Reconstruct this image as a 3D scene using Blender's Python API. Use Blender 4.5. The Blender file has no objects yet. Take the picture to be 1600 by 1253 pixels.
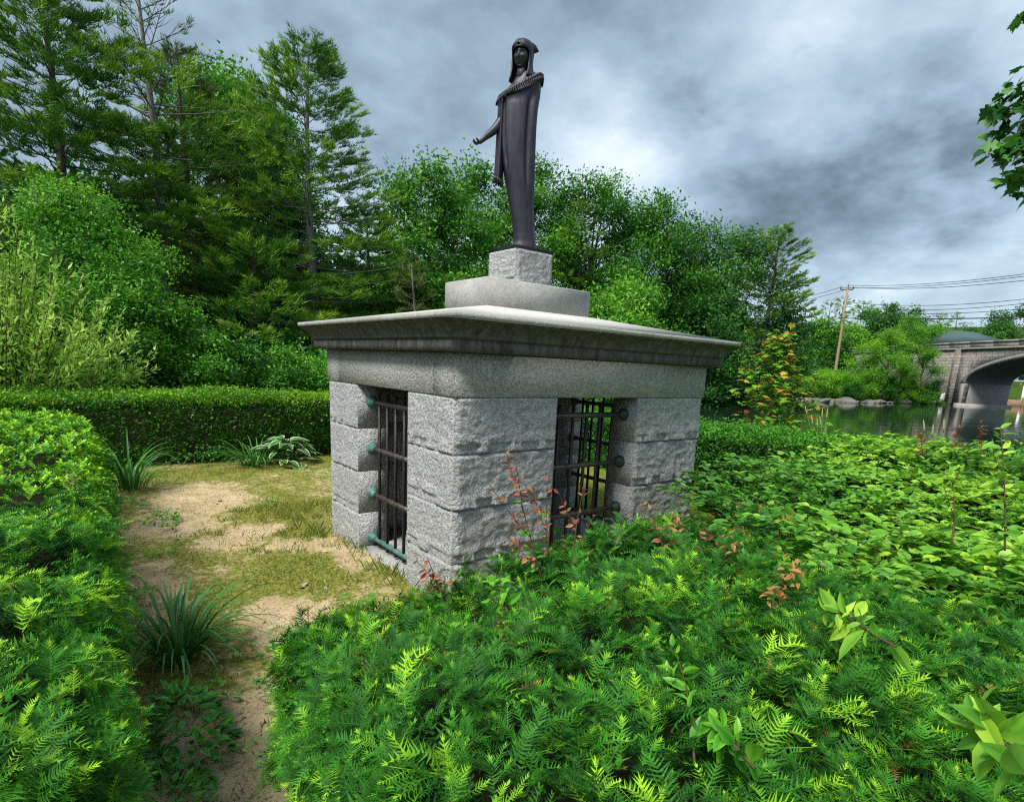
import bpy, math, random
import numpy as np
from mathutils import Matrix, Vector

rng = np.random.default_rng(7)
random.seed(7)
SC = bpy.context.scene
COL = SC.collection
PI = math.pi

# ------------------------------------------------------------------ camera
CAM = np.array([-3.696, -4.704, 1.870])
CF = np.array([0.6067, 0.7669, -0.2091]); CF /= np.linalg.norm(CF)
CR = np.array([0.7894, -0.6122, 0.0458]); CR -= CF * (CR @ CF); CR /= np.linalg.norm(CR)
CU = np.cross(CR, CF)
FPX, CX, CY = 896.1, 800.0, 760.0          # the photograph is a crop: its optical centre lies below its middle
cd = bpy.data.cameras.new("camera")
cam = bpy.data.objects.new("camera", cd)
COL.objects.link(cam)
cam.matrix_world = Matrix(((CR[0], CU[0], -CF[0], CAM[0]), (CR[1], CU[1], -CF[1], CAM[1]),
                           (CR[2], CU[2], -CF[2], CAM[2]), (0, 0, 0, 1)))
cd.sensor_width = 36
cd.lens = FPX / 1600 * 36
cd.shift_y = (CY - 626.5) / 1600
cd.clip_start = 0.05
cd.clip_end = 3000
SC.camera = cam


def ray(u, v):
    return CF + CR * (u - CX) / FPX - CU * (v - CY) / FPX


def at(u, v, dist):                        # the point seen at pixel (u, v) at a horizontal distance
    d = ray(u, v)
    return CAM + d * dist / math.hypot(d[0], d[1])


def onz(u, v, z):
    d = ray(u, v)
    return CAM + d * (z - CAM[2]) / d[2]


# ------------------------------------------------------------------ sky and sun
SUN_DIR = Vector((-0.70, -0.15, 1.0)).normalized()     # towards the sun
SUN_EL = math.asin(SUN_DIR.z)
SUN_AZ = math.atan2(SUN_DIR.x, SUN_DIR.y)
world = bpy.data.worlds.new("World")
SC.world = world
world.use_nodes = True
wt = world.node_tree
wt.nodes.clear()


class NT:                                  # tiny node-tree helper
    def __init__(s, tree):
        s.t = tree

    def n(s, kind, **kw):
        nd = s.t.nodes.new(kind)
        for k, v in kw.items():
            setattr(nd, k, v)
        return nd

    def set(s, sock, v):
        if isinstance(v, bpy.types.NodeSocket):
            s.t.links.new(v, sock)
        else:
            if isinstance(v, (tuple, list)) and sock.type == 'RGBA' and len(v) == 3:
                v = (*v, 1)
            sock.default_value = v

    def math(s, op, a, b=None, c=None, clamp=False):
        nd = s.n('ShaderNodeMath', operation=op)
        nd.use_clamp = clamp
        s.set(nd.inputs[0], a)
        if b is not None:
            s.set(nd.inputs[1], b)
        if c is not None:
            s.set(nd.inputs[2], c)
        return nd.outputs[0]

    def vmath(s, op, a, b=None, scale=None):
        nd = s.n('ShaderNodeVectorMath', operation=op)
        s.set(nd.inputs[0], a)
        if b is not None:
            s.set(nd.inputs[1], b)
        if scale is not None:
            s.set(nd.inputs['Scale'], scale)
        return nd.outputs['Value'] if op in ('DOT_PRODUCT', 'LENGTH') else nd.outputs['Vector']

    def noise(s, vec, scale, detail=4, rough=0.55, dist=0.0):
        nd = s.n('ShaderNodeTexNoise')
        s.set(nd.inputs['Vector'], vec)
        nd.inputs['Scale'].default_value = scale
        nd.inputs['Detail'].default_value = detail
        nd.inputs['Roughness'].default_value = rough
        nd.inputs['Distortion'].default_value = dist
        return nd.outputs['Fac']

    def ramp(s, fac, stops, interp='LINEAR'):
        nd = s.n('ShaderNodeValToRGB')
        s.set(nd.inputs[0], fac)
        cr = nd.color_ramp
        cr.interpolation = interp
        while len(cr.elements) > 1:
            cr.elements.remove(cr.elements[-1])
        cr.elements[0].position = stops[0][0]
        c = stops[0][1]
        cr.elements[0].color = (*c, 1) if isinstance(c, (tuple, list)) else (c, c, c, 1)
        for p, c in stops[1:]:
            e = cr.elements.new(p)
            e.color = (*c, 1) if isinstance(c, (tuple, list)) else (c, c, c, 1)
        return nd.outputs[0]

    def mix(s, fac, a, b, blend='MIX'):
        nd = s.n('ShaderNodeMix', data_type='RGBA', blend_type=blend)
        s.set(nd.inputs[0], fac)
        s.set(nd.inputs[6], a)
        s.set(nd.inputs[7], b)
        return nd.outputs[2]


w = NT(wt)
sky = w.n('ShaderNodeTexSky', sky_type='NISHITA')
sky.sun_disc = False
sky.sun_elevation = SUN_EL
sky.sun_rotation = SUN_AZ
tc = w.n('ShaderNodeTexCoord')
dirv = tc.outputs['Generated']
sep = w.n('ShaderNodeSeparateXYZ')
wt.links.new(dirv, sep.inputs[0])
dz = w.math('MAXIMUM', sep.outputs[2], 0.0)
inv = w.math('DIVIDE', 1.0, w.math('ADD', dz, 0.42))
cv = w.vmath('SCALE', dirv, scale=inv)
n1 = w.noise(cv, 2.1, 6, 0.55, 0.0)
n2 = w.noise(w.vmath('ADD', cv, (7.3, 2.1, 0)), 5.2, 6, 0.58, 0.0)
n3 = w.noise(w.vmath('ADD', cv, (3.3, 9.1, 0)), 13.0, 5, 0.6, 0.0)
cloud = w.math('ADD', w.math('MULTIPLY', n1, 0.68), w.math('ADD', w.math('MULTIPLY', n2, 0.22), w.math('MULTIPLY', n3, 0.10)))


def lobe(u, v, width, amp, ru=1.0):
    d = Vector(ray(u, v)).normalized()
    # squared angular distance, flattened in height so that the cloud banks lie level
    off = w.vmath('SUBTRACT', dirv, tuple(d))
    off = w.vmath('MULTIPLY', off, (1 / ru, 1 / ru, 1.0))
    l2 = w.vmath('DOT_PRODUCT', off, off)
    nz = w.math('MULTIPLY', w.math('SUBTRACT', n2, 0.5), 0.05)
    l2 = w.math('ADD', l2, nz)
    g = w.math('POWER', 2.718, w.math('MULTIPLY', l2, -1.0 / (width * width)))
    return w.math('MULTIPLY', g, amp)


val = w.math('MULTIPLY', w.math('SUBTRACT', cloud, 0.5), 2.0)
val = w.math('ADD', val, 0.58)
for a in [(935, 228, 0.15, 0.40), (1190, 110, 0.14, 0.30), (1330, 200, 0.26, -0.20, 2.0), (150, 100, 0.5, -0.10), (1080, 190, 0.10, -0.14), (1480, 320, 0.11, -0.18, 2.4),
          (600, 60, 0.35, -0.10), (1420, 440, 0.12, 0.22, 2.4), (1300, 320, 0.10, -0.16, 2.4), (1560, 60, 0.3, 0.12), (1000, 40, 0.12, -0.14), (700, 230, 0.25, 0.08)]:
    val = w.math('ADD', val, lobe(*a))
ccol = w.ramp(val, [(0.0, (0.105, 0.14, 0.17)), (0.22, (0.18, 0.24, 0.295)), (0.45, (0.33, 0.435, 0.53)), (0.66, (0.52, 0.65, 0.75)), (0.86, (0.82, 0.91, 0.97)), (1.0, (0.97, 1.0, 1.0))])
ccol = w.vmath('SCALE', ccol, scale=2.85)
fin = w.mix(0.93, sky.outputs[0], ccol)
bg = w.n('ShaderNodeBackground')
wt.links.new(fin, bg.inputs[0])
bg.inputs[1].default_value = 0.10
wo = w.n('ShaderNodeOutputWorld')
wt.links.new(bg.outputs[0], wo.inputs[0])

sd = bpy.data.lights.new("sun", 'SUN')
sd.energy = 1.5
sd.angle = math.radians(20)
sd.color = (1.0, 0.965, 0.90)
so = bpy.data.objects.new("sun", sd)
COL.objects.link(so)
so.rotation_euler = SUN_DIR.to_track_quat('Z', 'Y').to_euler()
so.location = (-10, -5, 20)
SC.view_settings.view_transform = 'Standard'
SC.view_settings.look = 'None'
SC.view_settings.exposure = 1.95
SC.view_settings.gamma = 1.0
SC.view_settings.use_curve_mapping = False
SC.cycles.max_bounces = 6
SC.cycles.transparent_max_bounces = 4
SC.cycles.diffuse_bounces = 2
SC.cycles.use_denoising = False
SC.cycles.use_adaptive_sampling = False
SC.cycles.pixel_filter_type = 'BLACKMAN_HARRIS'
SC.cycles.filter_width = 1.2
SC.cycles.sample_clamp_indirect = 0.8
SC.cycles.sample_clamp_direct = 1.0
SC.cycles.caustics_reflective = False
SC.cycles.caustics_refractive = False


# ------------------------------------------------------------------ helpers
def vn(p, seed=0):                          # value noise, 0..1, vectorised
    p = np.asarray(p, float) + seed * 17.31
    i = np.floor(p).astype(np.int64)
    f = p - i
    f = f * f * (3 - 2 * f)

    def h(a, b, c):
        n = (a * 73856093) ^ (b * 19349663) ^ (c * 83492791)
        n = (n ^ (n >> 13)) * 1274126177
        n = n ^ (n >> 16)
        return (n & 0xffffff) / float(0xffffff)
    r = 0
    for dx in (0, 1):
        for dy in (0, 1):
            for dz_ in (0, 1):
                wgt = (f[..., 0] if dx else 1 - f[..., 0]) * (f[..., 1] if dy else 1 - f[..., 1]) * (f[..., 2] if dz_ else 1 - f[..., 2])
                r = r + wgt * h(i[..., 0] + dx, i[..., 1] + dy, i[..., 2] + dz_)
    return r


def fbm(p, seed=0, o=4):
    p = np.asarray(p, float)
    r, a, t = 0, 1.0, 0
    for k in range(o):
        r = r + a * vn(p * 2 ** k, seed + k)
        t += a
        a *= 0.5
    return r / t


def norm(a):
    a = np.asarray(a, float)
    return a / (np.linalg.norm(a, axis=-1, keepdims=True) + 1e-12)


class Proto:                                # a small mesh that gets scattered
    def __init__(s):
        s.v, s.f, s.age = [], [], []

    def add(s, verts, faces, age=0.0):
        b = len(s.v)
        s.v += [tuple(x) for x in verts]
        s.age += [age] * len(verts) if not hasattr(age, '__len__') else list(age)
        s.f += [tuple(i + b for i in f) for f in faces]
        return s

    def fin(s):
        s.V = np.array(s.v, float)
        s.A = np.array(s.age, float)
        s.L = np.array([i for f in s.f for i in f], np.int64)
        s.T = np.array([len(f) for f in s.f], np.int64)
        return s


class MB:
    def __init__(s):
        s.V, s.L, s.T, s.tint, s.age, s.n = [], [], [], [], [], 0

    def raw(s, V, L, T, tint=0.5, age=0.0):
        V = np.asarray(V, float).reshape(-1, 3)
        s.V.append(V)
        s.L.append(np.asarray(L, np.int64) + s.n)
        s.T.append(np.asarray(T, np.int64))
        s.tint.append(np.broadcast_to(np.asarray(tint, float), (len(V),)).copy())
        s.age.append(np.broadcast_to(np.asarray(age, float), (len(V),)).copy())
        s.n += len(V)

    def poly(s, V, faces, tint=0.5, age=0.0):
        s.raw(V, [i for f in faces for i in f], [len(f) for f in faces], tint, age)

    def scatter(s, pr, pos, R, scale, tint):
        N, P = len(pos), len(pr.V)
        if N == 0:
            return
        scale = np.broadcast_to(np.asarray(scale, float), (N,))
        V = np.einsum('nij,pj->npi', R * scale[:, None, None], pr.V) + pos[:, None, :]
        L = (pr.L[None, :] + (np.arange(N) * P)[:, None]).ravel()
        s.raw(V.reshape(-1, 3), L, np.tile(pr.T, N), np.repeat(np.broadcast_to(tint, (N,)), P), np.tile(pr.A, N))

    def tube(s, pts, rad, seg=6, tint=0.5, age=0.0, cap=True):
        pts = np.asarray(pts, float)
        n = len(pts)
        rad = np.broadcast_to(np.asarray(rad, float), (n,))
        tan = norm(np.gradient(pts, axis=0))
        up = np.array([0, 0, 1.0]) if abs(tan[0][2]) < 0.9 else np.array([1.0, 0, 0])
        a = norm(np.cross(tan, up))
        b = np.cross(tan, a)
        th = np.arange(seg) * 2 * PI / seg
        ring = a[:, None, :] * np.cos(th)[None, :, None] + b[:, None, :] * np.sin(th)[None, :, None]
        V = (pts[:, None, :] + ring * rad[:, None, None]).reshape(-1, 3)
        F = []
        for i in range(n - 1):
            for j in range(seg):
                k = (j + 1) % seg
                F.append((i * seg + j, i * seg + k, (i + 1) * seg + k, (i + 1) * seg + j))
        if cap:
            F.append(tuple(range(seg))[::-1])
            F.append(tuple((n - 1) * seg + j for j in range(seg)))
        s.poly(V, F, tint, age)

    def box(s, x0, x1, y0, y1, z0, z1, tint=0.5):
        V = [(x, y, z) for z in (z0, z1) for y in (y0, y1) for x in (x0, x1)]
        F = [(0, 2, 3, 1), (4, 5, 7, 6), (0, 1, 5, 4), (1, 3, 7, 5), (3, 2, 6, 7), (2, 0, 4, 6)]
        s.poly(V, F, tint)

    def mesh(s, name, mat, smooth=False):
        me = bpy.data.meshes.new(name)
        V = np.concatenate(s.V)
        L = np.concatenate(s.L)
        T = np.concatenate(s.T)
        me.vertices.add(len(V))
        me.vertices.foreach_set('co', V.ravel())
        me.loops.add(len(L))
        me.loops.foreach_set('vertex_index', L)
        me.polygons.add(len(T))
        st = np.concatenate([[0], np.cumsum(T)[:-1]])
        me.polygons.foreach_set('loop_start', st)
        me.polygons.foreach_set('loop_total', T)
        if smooth:
            me.polygons.foreach_set('use_smooth', np.ones(len(T), bool))
        for k, arr in (('tint', s.tint), ('age', s.age)):
            at_ = me.attributes.new(k, 'FLOAT', 'POINT')
            at_.data.foreach_set('value', np.concatenate(arr))
        me.update(calc_edges=True)
        if mat:
            me.materials.append(mat)
        return me

    def obj(s, name, mat, parent=None, smooth=False, **kw):
        return link(name, s.mesh(name, mat, smooth), parent, **kw)


def link(name, me, parent=None, label=None, cat=None, group=None, kind=None, loc=None):
    o = bpy.data.objects.new(name, me)
    COL.objects.link(o)
    if parent is not None:
        o.parent = parent
    if loc is not None:
        o.location = loc
    tag(o, label, cat, group, kind)
    return o


def tag(o, label=None, cat=None, group=None, kind=None):
    for k, v in (('label', label), ('category', cat), ('group', group), ('kind', kind)):
        if v:
            o[k] = v
    return o


def thing(name, label, cat, loc=(0, 0, 0), group=None):
    o = link(name, None, None, label, cat, group)
    o.location = loc
    return o


def frames(d, up):
    x = norm(d)
    y = norm(np.cross(up, x))
    z = np.cross(x, y)
    return np.stack([x, y, z], axis=-1)


# ------------------------------------------------------------------ materials
def newmat(name):
    m = bpy.data.materials.new(name)
    m.use_nodes = True
    m.node_tree.nodes.clear()
    return m, NT(m.node_tree)


def finish(m, t, col, rough=0.7, bump=None, bstr=0.3, bdist=0.01, spec=0.4, metal=0.0, trans=0.0, tcol=None):
    p = t.n('ShaderNodeBsdfPrincipled')
    t.set(p.inputs['Base Color'], col)
    t.set(p.inputs['Roughness'], rough)
    p.inputs['Specular IOR Level'].default_value = spec
    t.set(p.inputs['Metallic'], metal)
    if bump is not None:
        b = t.n('ShaderNodeBump')
        b.inputs['Strength'].default_value = bstr
        b.inputs['Distance'].default_value = bdist
        t.set(b.inputs['Height'], bump)
        t.t.links.new(b.outputs[0], p.inputs['Normal'])
    out = t.n('ShaderNodeOutputMaterial')
    if trans > 0:
        tr = t.n('ShaderNodeBsdfTranslucent')
        t.set(tr.inputs[0], tcol if tcol is not None else col)
        mx = t.n('ShaderNodeMixShader')
        mx.inputs[0].default_value = trans
        t.t.links.new(p.outputs[0], mx.inputs[1])
        t.t.links.new(tr.outputs[0], mx.inputs[2])
        t.t.links.new(mx.outputs[0], out.inputs[0])
    else:
        t.t.links.new(p.outputs[0], out.inputs[0])
    return m


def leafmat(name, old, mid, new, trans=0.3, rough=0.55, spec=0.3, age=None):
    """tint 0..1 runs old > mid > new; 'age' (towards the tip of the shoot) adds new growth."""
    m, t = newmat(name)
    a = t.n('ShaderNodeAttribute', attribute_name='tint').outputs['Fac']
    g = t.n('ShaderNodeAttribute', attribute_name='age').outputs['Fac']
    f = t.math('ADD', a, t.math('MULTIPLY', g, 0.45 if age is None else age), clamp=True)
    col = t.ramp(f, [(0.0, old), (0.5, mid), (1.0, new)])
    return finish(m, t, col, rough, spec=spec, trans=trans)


def simple(name, c1, c2, scale=8, rough=0.8, bstr=0.4, bdist=0.01, spec=0.3, metal=0.0, stretch=None):
    m, t = newmat(name)
    v = t.n('ShaderNodeTexCoord').outputs['Object']
    if stretch:
        v = t.vmath('MULTIPLY', v, stretch)
    n = t.noise(v, scale, 6, 0.6)
    col = t.ramp(n, [(0.3, c1), (0.7, c2)])
    return finish(m, t, col, rough, n, bstr, bdist, spec, metal)


def granite(name, lo, hi, dark=None, stain=0.3, streak=0.0, bstr=0.5, warm=None):
    m, t = newmat(name)
    v = t.n('ShaderNodeTexCoord').outputs['Object']
    big = t.noise(v, 2.2, 4, 0.6)
    fine = t.noise(v, 80, 3, 0.75)
    mid = t.noise(v, 26, 4, 0.65)
    pock = t.ramp(t.noise(v, 42, 3, 0.6), [(0.34, 0.0), (0.52, 1.0)])
    f = t.math('ADD', t.math('MULTIPLY', fine, 0.5), t.math('MULTIPLY', mid, 0.5))
    col = t.ramp(f, [(0.32, lo), (0.66, hi)])
    spk = t.ramp(t.noise(v, 160, 1, 0.5), [(0.36, 1.0), (0.43, 0.0)])
    col = t.mix(t.math('MULTIPLY', spk, 0.40), col, (0.08, 0.08, 0.085))
    if warm:
        wm = t.ramp(big, [(0.42, 0.0), (0.7, 1.0)])
        col = t.mix(t.math('MULTIPLY', wm, 0.45), col, warm)
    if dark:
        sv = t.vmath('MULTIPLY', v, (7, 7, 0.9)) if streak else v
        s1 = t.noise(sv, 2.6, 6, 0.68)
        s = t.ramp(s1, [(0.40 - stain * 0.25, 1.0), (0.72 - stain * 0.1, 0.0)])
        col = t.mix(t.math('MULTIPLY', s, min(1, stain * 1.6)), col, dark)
    h = t.math('ADD', t.math('MULTIPLY', mid, 0.7), t.math('MULTIPLY', pock, 0.5))
    return finish(m, t, col, 0.88, h, bstr, 0.02, spec=0.25)


M = {}
M['rockface'] = granite('rock_faced_granite', (0.27, 0.275, 0.275), (0.56, 0.565, 0.56), dark=(0.17, 0.17, 0.16), stain=0.20, bstr=0.9)
M['hammered'] = granite('hammered_granite', (0.27, 0.275, 0.26), (0.56, 0.56, 0.54), dark=(0.18, 0.18, 0.165), stain=0.16, streak=1, bstr=0.8, warm=(0.34, 0.33, 0.25))
M['dirty_shade'] = granite('stained_shaded_granite', (0.055, 0.055, 0.052), (0.19, 0.185, 0.17), dark=(0.020, 0.020, 0.020), stain=0.66, streak=1, bstr=0.35)  # real stain plus the cornice's shade, put into one dark colour
M['fascia'] = granite('pale_weathered_granite', (0.27, 0.27, 0.25), (0.48, 0.48, 0.45), dark=(0.16, 0.16, 0.15), stain=0.3, bstr=0.25)
M['roof'] = granite('bleached_granite', (0.44, 0.43, 0.39), (0.60, 0.59, 0.54), dark=(0.30, 0.29, 0.26), stain=0.2, bstr=0.06)
M['mortar'] = simple('mortar', (0.07, 0.07, 0.06), (0.14, 0.13, 0.11), 30)
M['verdigris'] = simple('verdigris_bronze', (0.035, 0.10, 0.085), (0.11, 0.25, 0.21), 26, 0.7, 0.3, 0.003, 0.4, 0.2)
M['oldbronze'] = simple('brown_bronze_pipe', (0.045, 0.038, 0.032), (0.13, 0.115, 0.10), 14, 0.45, 0.2, 0.002, 0.5, 0.6)
M['darkgreen'] = simple('dark_verdigris', (0.015, 0.025, 0.022), (0.05, 0.085, 0.075), 26, 0.6, 0.3, 0.003, 0.4, 0.3)
M['bar'] = simple('dark_iron_bar', (0.02, 0.018, 0.016), (0.06, 0.05, 0.045), 30, 0.5, 0.2, 0.002, 0.4, 0.5)
M['statue'] = simple('dark_violet_bronze', (0.005, 0.006, 0.016), (0.040, 0.034, 0.052), 9, 0.50, 0.7, 0.012, 0.5, 0.2, (1, 1, .28))
M['statue2'] = simple('black_bronze', (0.006, 0.006, 0.011), (0.034, 0.031, 0.040), 12, 0.48, 0.4, 0.005, 0.5, 0.15)
M['bark'] = simple('grey_brown_bark', (0.035, 0.028, 0.022), (0.11, 0.09, 0.07), 10, 0.9, 0.8, 0.02, 0.2, 0, (3, 3, 0.5))
M['greybark'] = simple('pale_grey_bark', (0.09, 0.085, 0.08), (0.22, 0.21, 0.19), 10, 0.9, 0.8, 0.02, 0.2, 0, (3, 3, 0.5))
M['twig'] = simple('twig_shade_brown', (0.010, 0.010, 0.006), (0.028, 0.024, 0.014), 18, 0.95, 0.8, 0.02, 0.1)  # twig brown, dark enough to stand for shade inside the hedges
M['stem'] = simple('reddish_stem', (0.05, 0.03, 0.015), (0.11, 0.06, 0.03), 18, 0.7)
M['greenstem'] = simple('green_stem', (0.06, 0.10, 0.02), (0.10, 0.14, 0.03), 18, 0.7)
M['yew'] = leafmat('yew_needles', (0.010, 0.060, 0.008), (0.045, 0.22, 0.012), (0.33, 0.62, 0.02), 0.18, 0.6, 0.2, age=0.42)
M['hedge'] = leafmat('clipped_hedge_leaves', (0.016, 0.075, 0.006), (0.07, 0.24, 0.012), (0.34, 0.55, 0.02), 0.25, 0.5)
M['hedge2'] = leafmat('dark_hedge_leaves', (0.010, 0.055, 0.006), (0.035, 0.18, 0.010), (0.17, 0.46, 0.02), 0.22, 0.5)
M['pine'] = leafmat('pine_needles', (0.014, 0.055, 0.010), (0.055, 0.18, 0.016), (0.26, 0.46, 0.03), 0.2, 0.6)
M['pine2'] = leafmat('olive_pine_needles', (0.03, 0.055, 0.012), (0.07, 0.12, 0.022), (0.18, 0.20, 0.06), 0.2, 0.6)
M['leaf'] = leafmat('broad_leaves', (0.014, 0.070, 0.008), (0.050, 0.21, 0.014), (0.20, 0.47, 0.03), 0.32, 0.5)
M['leaf_b'] = leafmat('bright_broad_leaves', (0.02, 0.10, 0.010), (0.085, 0.30, 0.02), (0.28, 0.58, 0.05), 0.32, 0.5)
M['leaf_d'] = leafmat('deep_green_leaves', (0.012, 0.055, 0.010), (0.036, 0.150, 0.02), (0.13, 0.36, 0.04), 0.3, 0.5)
M['willow'] = leafmat('pale_willow_leaves', (0.07, 0.20, 0.02), (0.22, 0.44, 0.04), (0.50, 0.74, 0.14), 0.35, 0.55)
M['sumac'] = leafmat('fresh_sumac_leaves', (0.05, 0.18, 0.01), (0.13, 0.36, 0.02), (0.25, 0.52, 0.03), 0.35, 0.5)
M['euon'] = leafmat('euonymus_leaves', (0.03, 0.15, 0.02), (0.16, 0.42, 0.04), (0.50, 0.74, 0.06), 0.38, 0.45, 0.35, age=0.18)
M['gloss'] = leafmat('glossy_leaves', (0.02, 0.12, 0.015), (0.06, 0.28, 0.02), (0.18, 0.46, 0.03), 0.3, 0.35, 0.5)
M['redleaf'] = leafmat('red_young_leaves', (0.17, 0.025, 0.03), (0.34, 0.09, 0.06), (0.42, 0.22, 0.09), 0.35, 0.45, 0.4)
M['orange'] = leafmat('orange_young_leaves', (0.50, 0.17, 0.04), (0.55, 0.32, 0.05), (0.45, 0.46, 0.06), 0.35, 0.5)
M['dry'] = leafmat('dry_brown_leaves', (0.20, 0.08, 0.03), (0.34, 0.16, 0.05), (0.45, 0.25, 0.09), 0.3, 0.7)
M['lily'] = leafmat('daylily_leaves', (0.015, 0.075, 0.012), (0.04, 0.17, 0.025), (0.14, 0.34, 0.07), 0.25, 0.4, 0.4, age=0.25)
M['grass'] = leafmat('grass_blades', (0.05, 0.12, 0.012), (0.13, 0.20, 0.02), (0.36, 0.30, 0.06), 0.3, 0.6, age=0.15)
M['seed'] = leafmat('pale_seed_heads', (0.30, 0.30, 0.14), (0.42, 0.42, 0.22), (0.55, 0.52, 0.32), 0.3, 0.7)

# hosta: white margin comes from the 'age' attribute across the leaf
m, t = newmat('hosta_leaves')
a = t.n('ShaderNodeAttribute', attribute_name='age').outputs['Fac']
finish(m, t, t.ramp(a, [(0.70, (0.05, 0.20, 0.03)), (0.84, (0.62, 0.70, 0.42))]), 0.45, trans=0.25)
M['hosta'] = m

# ------------------------------------------------------------------ ground
m, t = newmat('sandy_lawn')
v = t.n('ShaderNodeTexCoord').outputs['Object']
g = t.n('ShaderNodeAttribute', attribute_name='tint').outputs['Fac']
sand = t.ramp(t.noise(v, 3.0, 7, 0.62), [(0.3, (0.36, 0.27, 0.14)), (0.7, (0.62, 0.49, 0.29))])
sand = t.mix(t.ramp(t.noise(v, 45, 3, 0.6), [(0.36, 0.75), (0.46, 0.0)]), sand, (0.17, 0.12, 0.07))
moss = t.ramp(t.noise(v, 22, 6, 0.75), [(0.3, (0.06, 0.10, 0.012)), (0.5, (0.17, 0.19, 0.03)), (0.66, (0.40, 0.32, 0.09))])
edge = t.math('ADD', g, t.math('MULTIPLY', t.math('SUBTRACT', t.noise(v, 9, 8, 0.78), 0.5), 2.0))
f = t.ramp(edge, [(0.40, 0.0), (0.62, 1.0)])
finish(m, t, t.mix(f, sand, moss), 0.95, t.math('ADD', t.noise(v, 30, 8, 0.7), t.math('MULTIPLY', t.noise(v, 7, 3, 0.5), 1.6)), 0.8, 0.03, spec=0.15)
M['ground'] = m
m, t = newmat('far_bank_soil')
v = t.n('ShaderNodeTexCoord').outputs['Object']
n_ = t.noise(v, 0.8, 8, 0.7)
finish(m, t, t.ramp(n_, [(0.3, (0.02, 0.035, 0.010)), (0.6, (0.05, 0.09, 0.015)), (0.8, (0.10, 0.085, 0.05))]), 0.95, n_, 0.8, 0.1, spec=0.1)
M['bank'] = m

SAND = [(-2.32, 3.45, 0.55, 0.75, 0), (-2.56, -0.75, 0.36, 0.34, 0), (-3.02, -1.95, 0.36, 0.95, -0.42), (-3.2, -3.3, 0.36, 1.2, 0.1), (-3.3, 0.6, 0.16, 0.35, 0), (-3.35, -0.1, 0.14, 0.3, 0),
        (-2.2, 1.5, 0.5, 0.28, 0.3), (-1.75, 0.9, 0.3, 0.22, 0.4), (-2.9, 2.2, 0.3, 0.3, 0), (-1.62, 0.3, 0.22, 0.4, 0)]
MOSS = [(-2.75, -0.05, 0.55, 0.35, 0), (-2.85, -1.35, 0.30, 0.30, 0.2), (-1.75, 1.3, 0.25, 0.9, 0), (-2.0, 0.35, 0.5, 0.25, 0), (-2.0, 0.1, .7, .4, 0), (-2.2, 5.0, 1.2, 0.5, 0), (-1.6, 2.6, 0.35, 0.8, 0)]


def cover(x, y):                             # 0 sand .. 1 grown over
    c = 0.60 + 0.55 * (fbm(np.stack([x * 2.6, y * 2.6, x * 0 + 3.1], -1), 5) - 0.5)
    x0_, y0_ = x, y
    x = x + .9 * (fbm(np.stack([x0_ * 2.2, y0_ * 2.2, x0_ * 0 + 8.0], -1), 15) - .5)
    y = y + .9 * (fbm(np.stack([x0_ * 2.2, y0_ * 2.2, x0_ * 0 + 2.0], -1), 25) - .5)
    c = c + .5 * np.clip((x0_ + .2) * 3, 0, 1)
    for cx, cy, rx, ry, a in SAND:
        ca, sa = math.cos(a), math.sin(a)
        u, w_ = ((x - cx) * ca + (y - cy) * sa) / rx, (-(x - cx) * sa + (y - cy) * ca) / ry
        c = c - 0.75 * np.exp(-(u * u + w_ * w_) ** 1.5)
    for cx, cy, rx, ry, a in MOSS:
        ca, sa = math.cos(a), math.sin(a)
        u, w_ = ((x - cx) * ca + (y - cy) * sa) / rx, (-(x - cx) * sa + (y - cy) * ca) / ry
        c = c + 0.30 * np.exp(-(u * u + w_ * w_) ** 1.5)
    return np.clip(c, 0, 1)


SHORE = np.array([(-160, 4), (-40, 9), (-5, 12), (8, 16), (22, 22.5), (41, 25.2), (47, 23.6), (54, 21.8), (68, 19.5), (74.6, 16.3), (88, 5), (260, -140)], float)


def far_signed(x, y):                        # >0 on the far bank, metres from the waterline
    P = np.stack([x, y], -1)
    best = np.full(x.shape, 1e9)
    sgn = np.zeros(x.shape)
    for i in range(len(SHORE) - 1):
        a, b = SHORE[i], SHORE[i + 1]
        d = b - a
        tt = np.clip(((P - a) @ d) / (d @ d), 0, 1)
        q = a + tt[..., None] * d
        dist = np.hypot(*(np.moveaxis(P - q, -1, 0)))
        cr = d[0] * (P[..., 1] - a[1]) - d[1] * (P[..., 0] - a[0])
        m_ = dist < best
        best = np.where(m_, dist, best)
        sgn = np.where(m_, np.sign(cr), sgn)
    return best * sgn


BA = np.array([75.17, 16.49])
BD = norm(np.array([99.04 - 75.17, 44.79 - 16.49]))      # along the bridge, towards its far end
BN = np.array([BD[1], -BD[0]])                           # away from the camera


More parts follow.
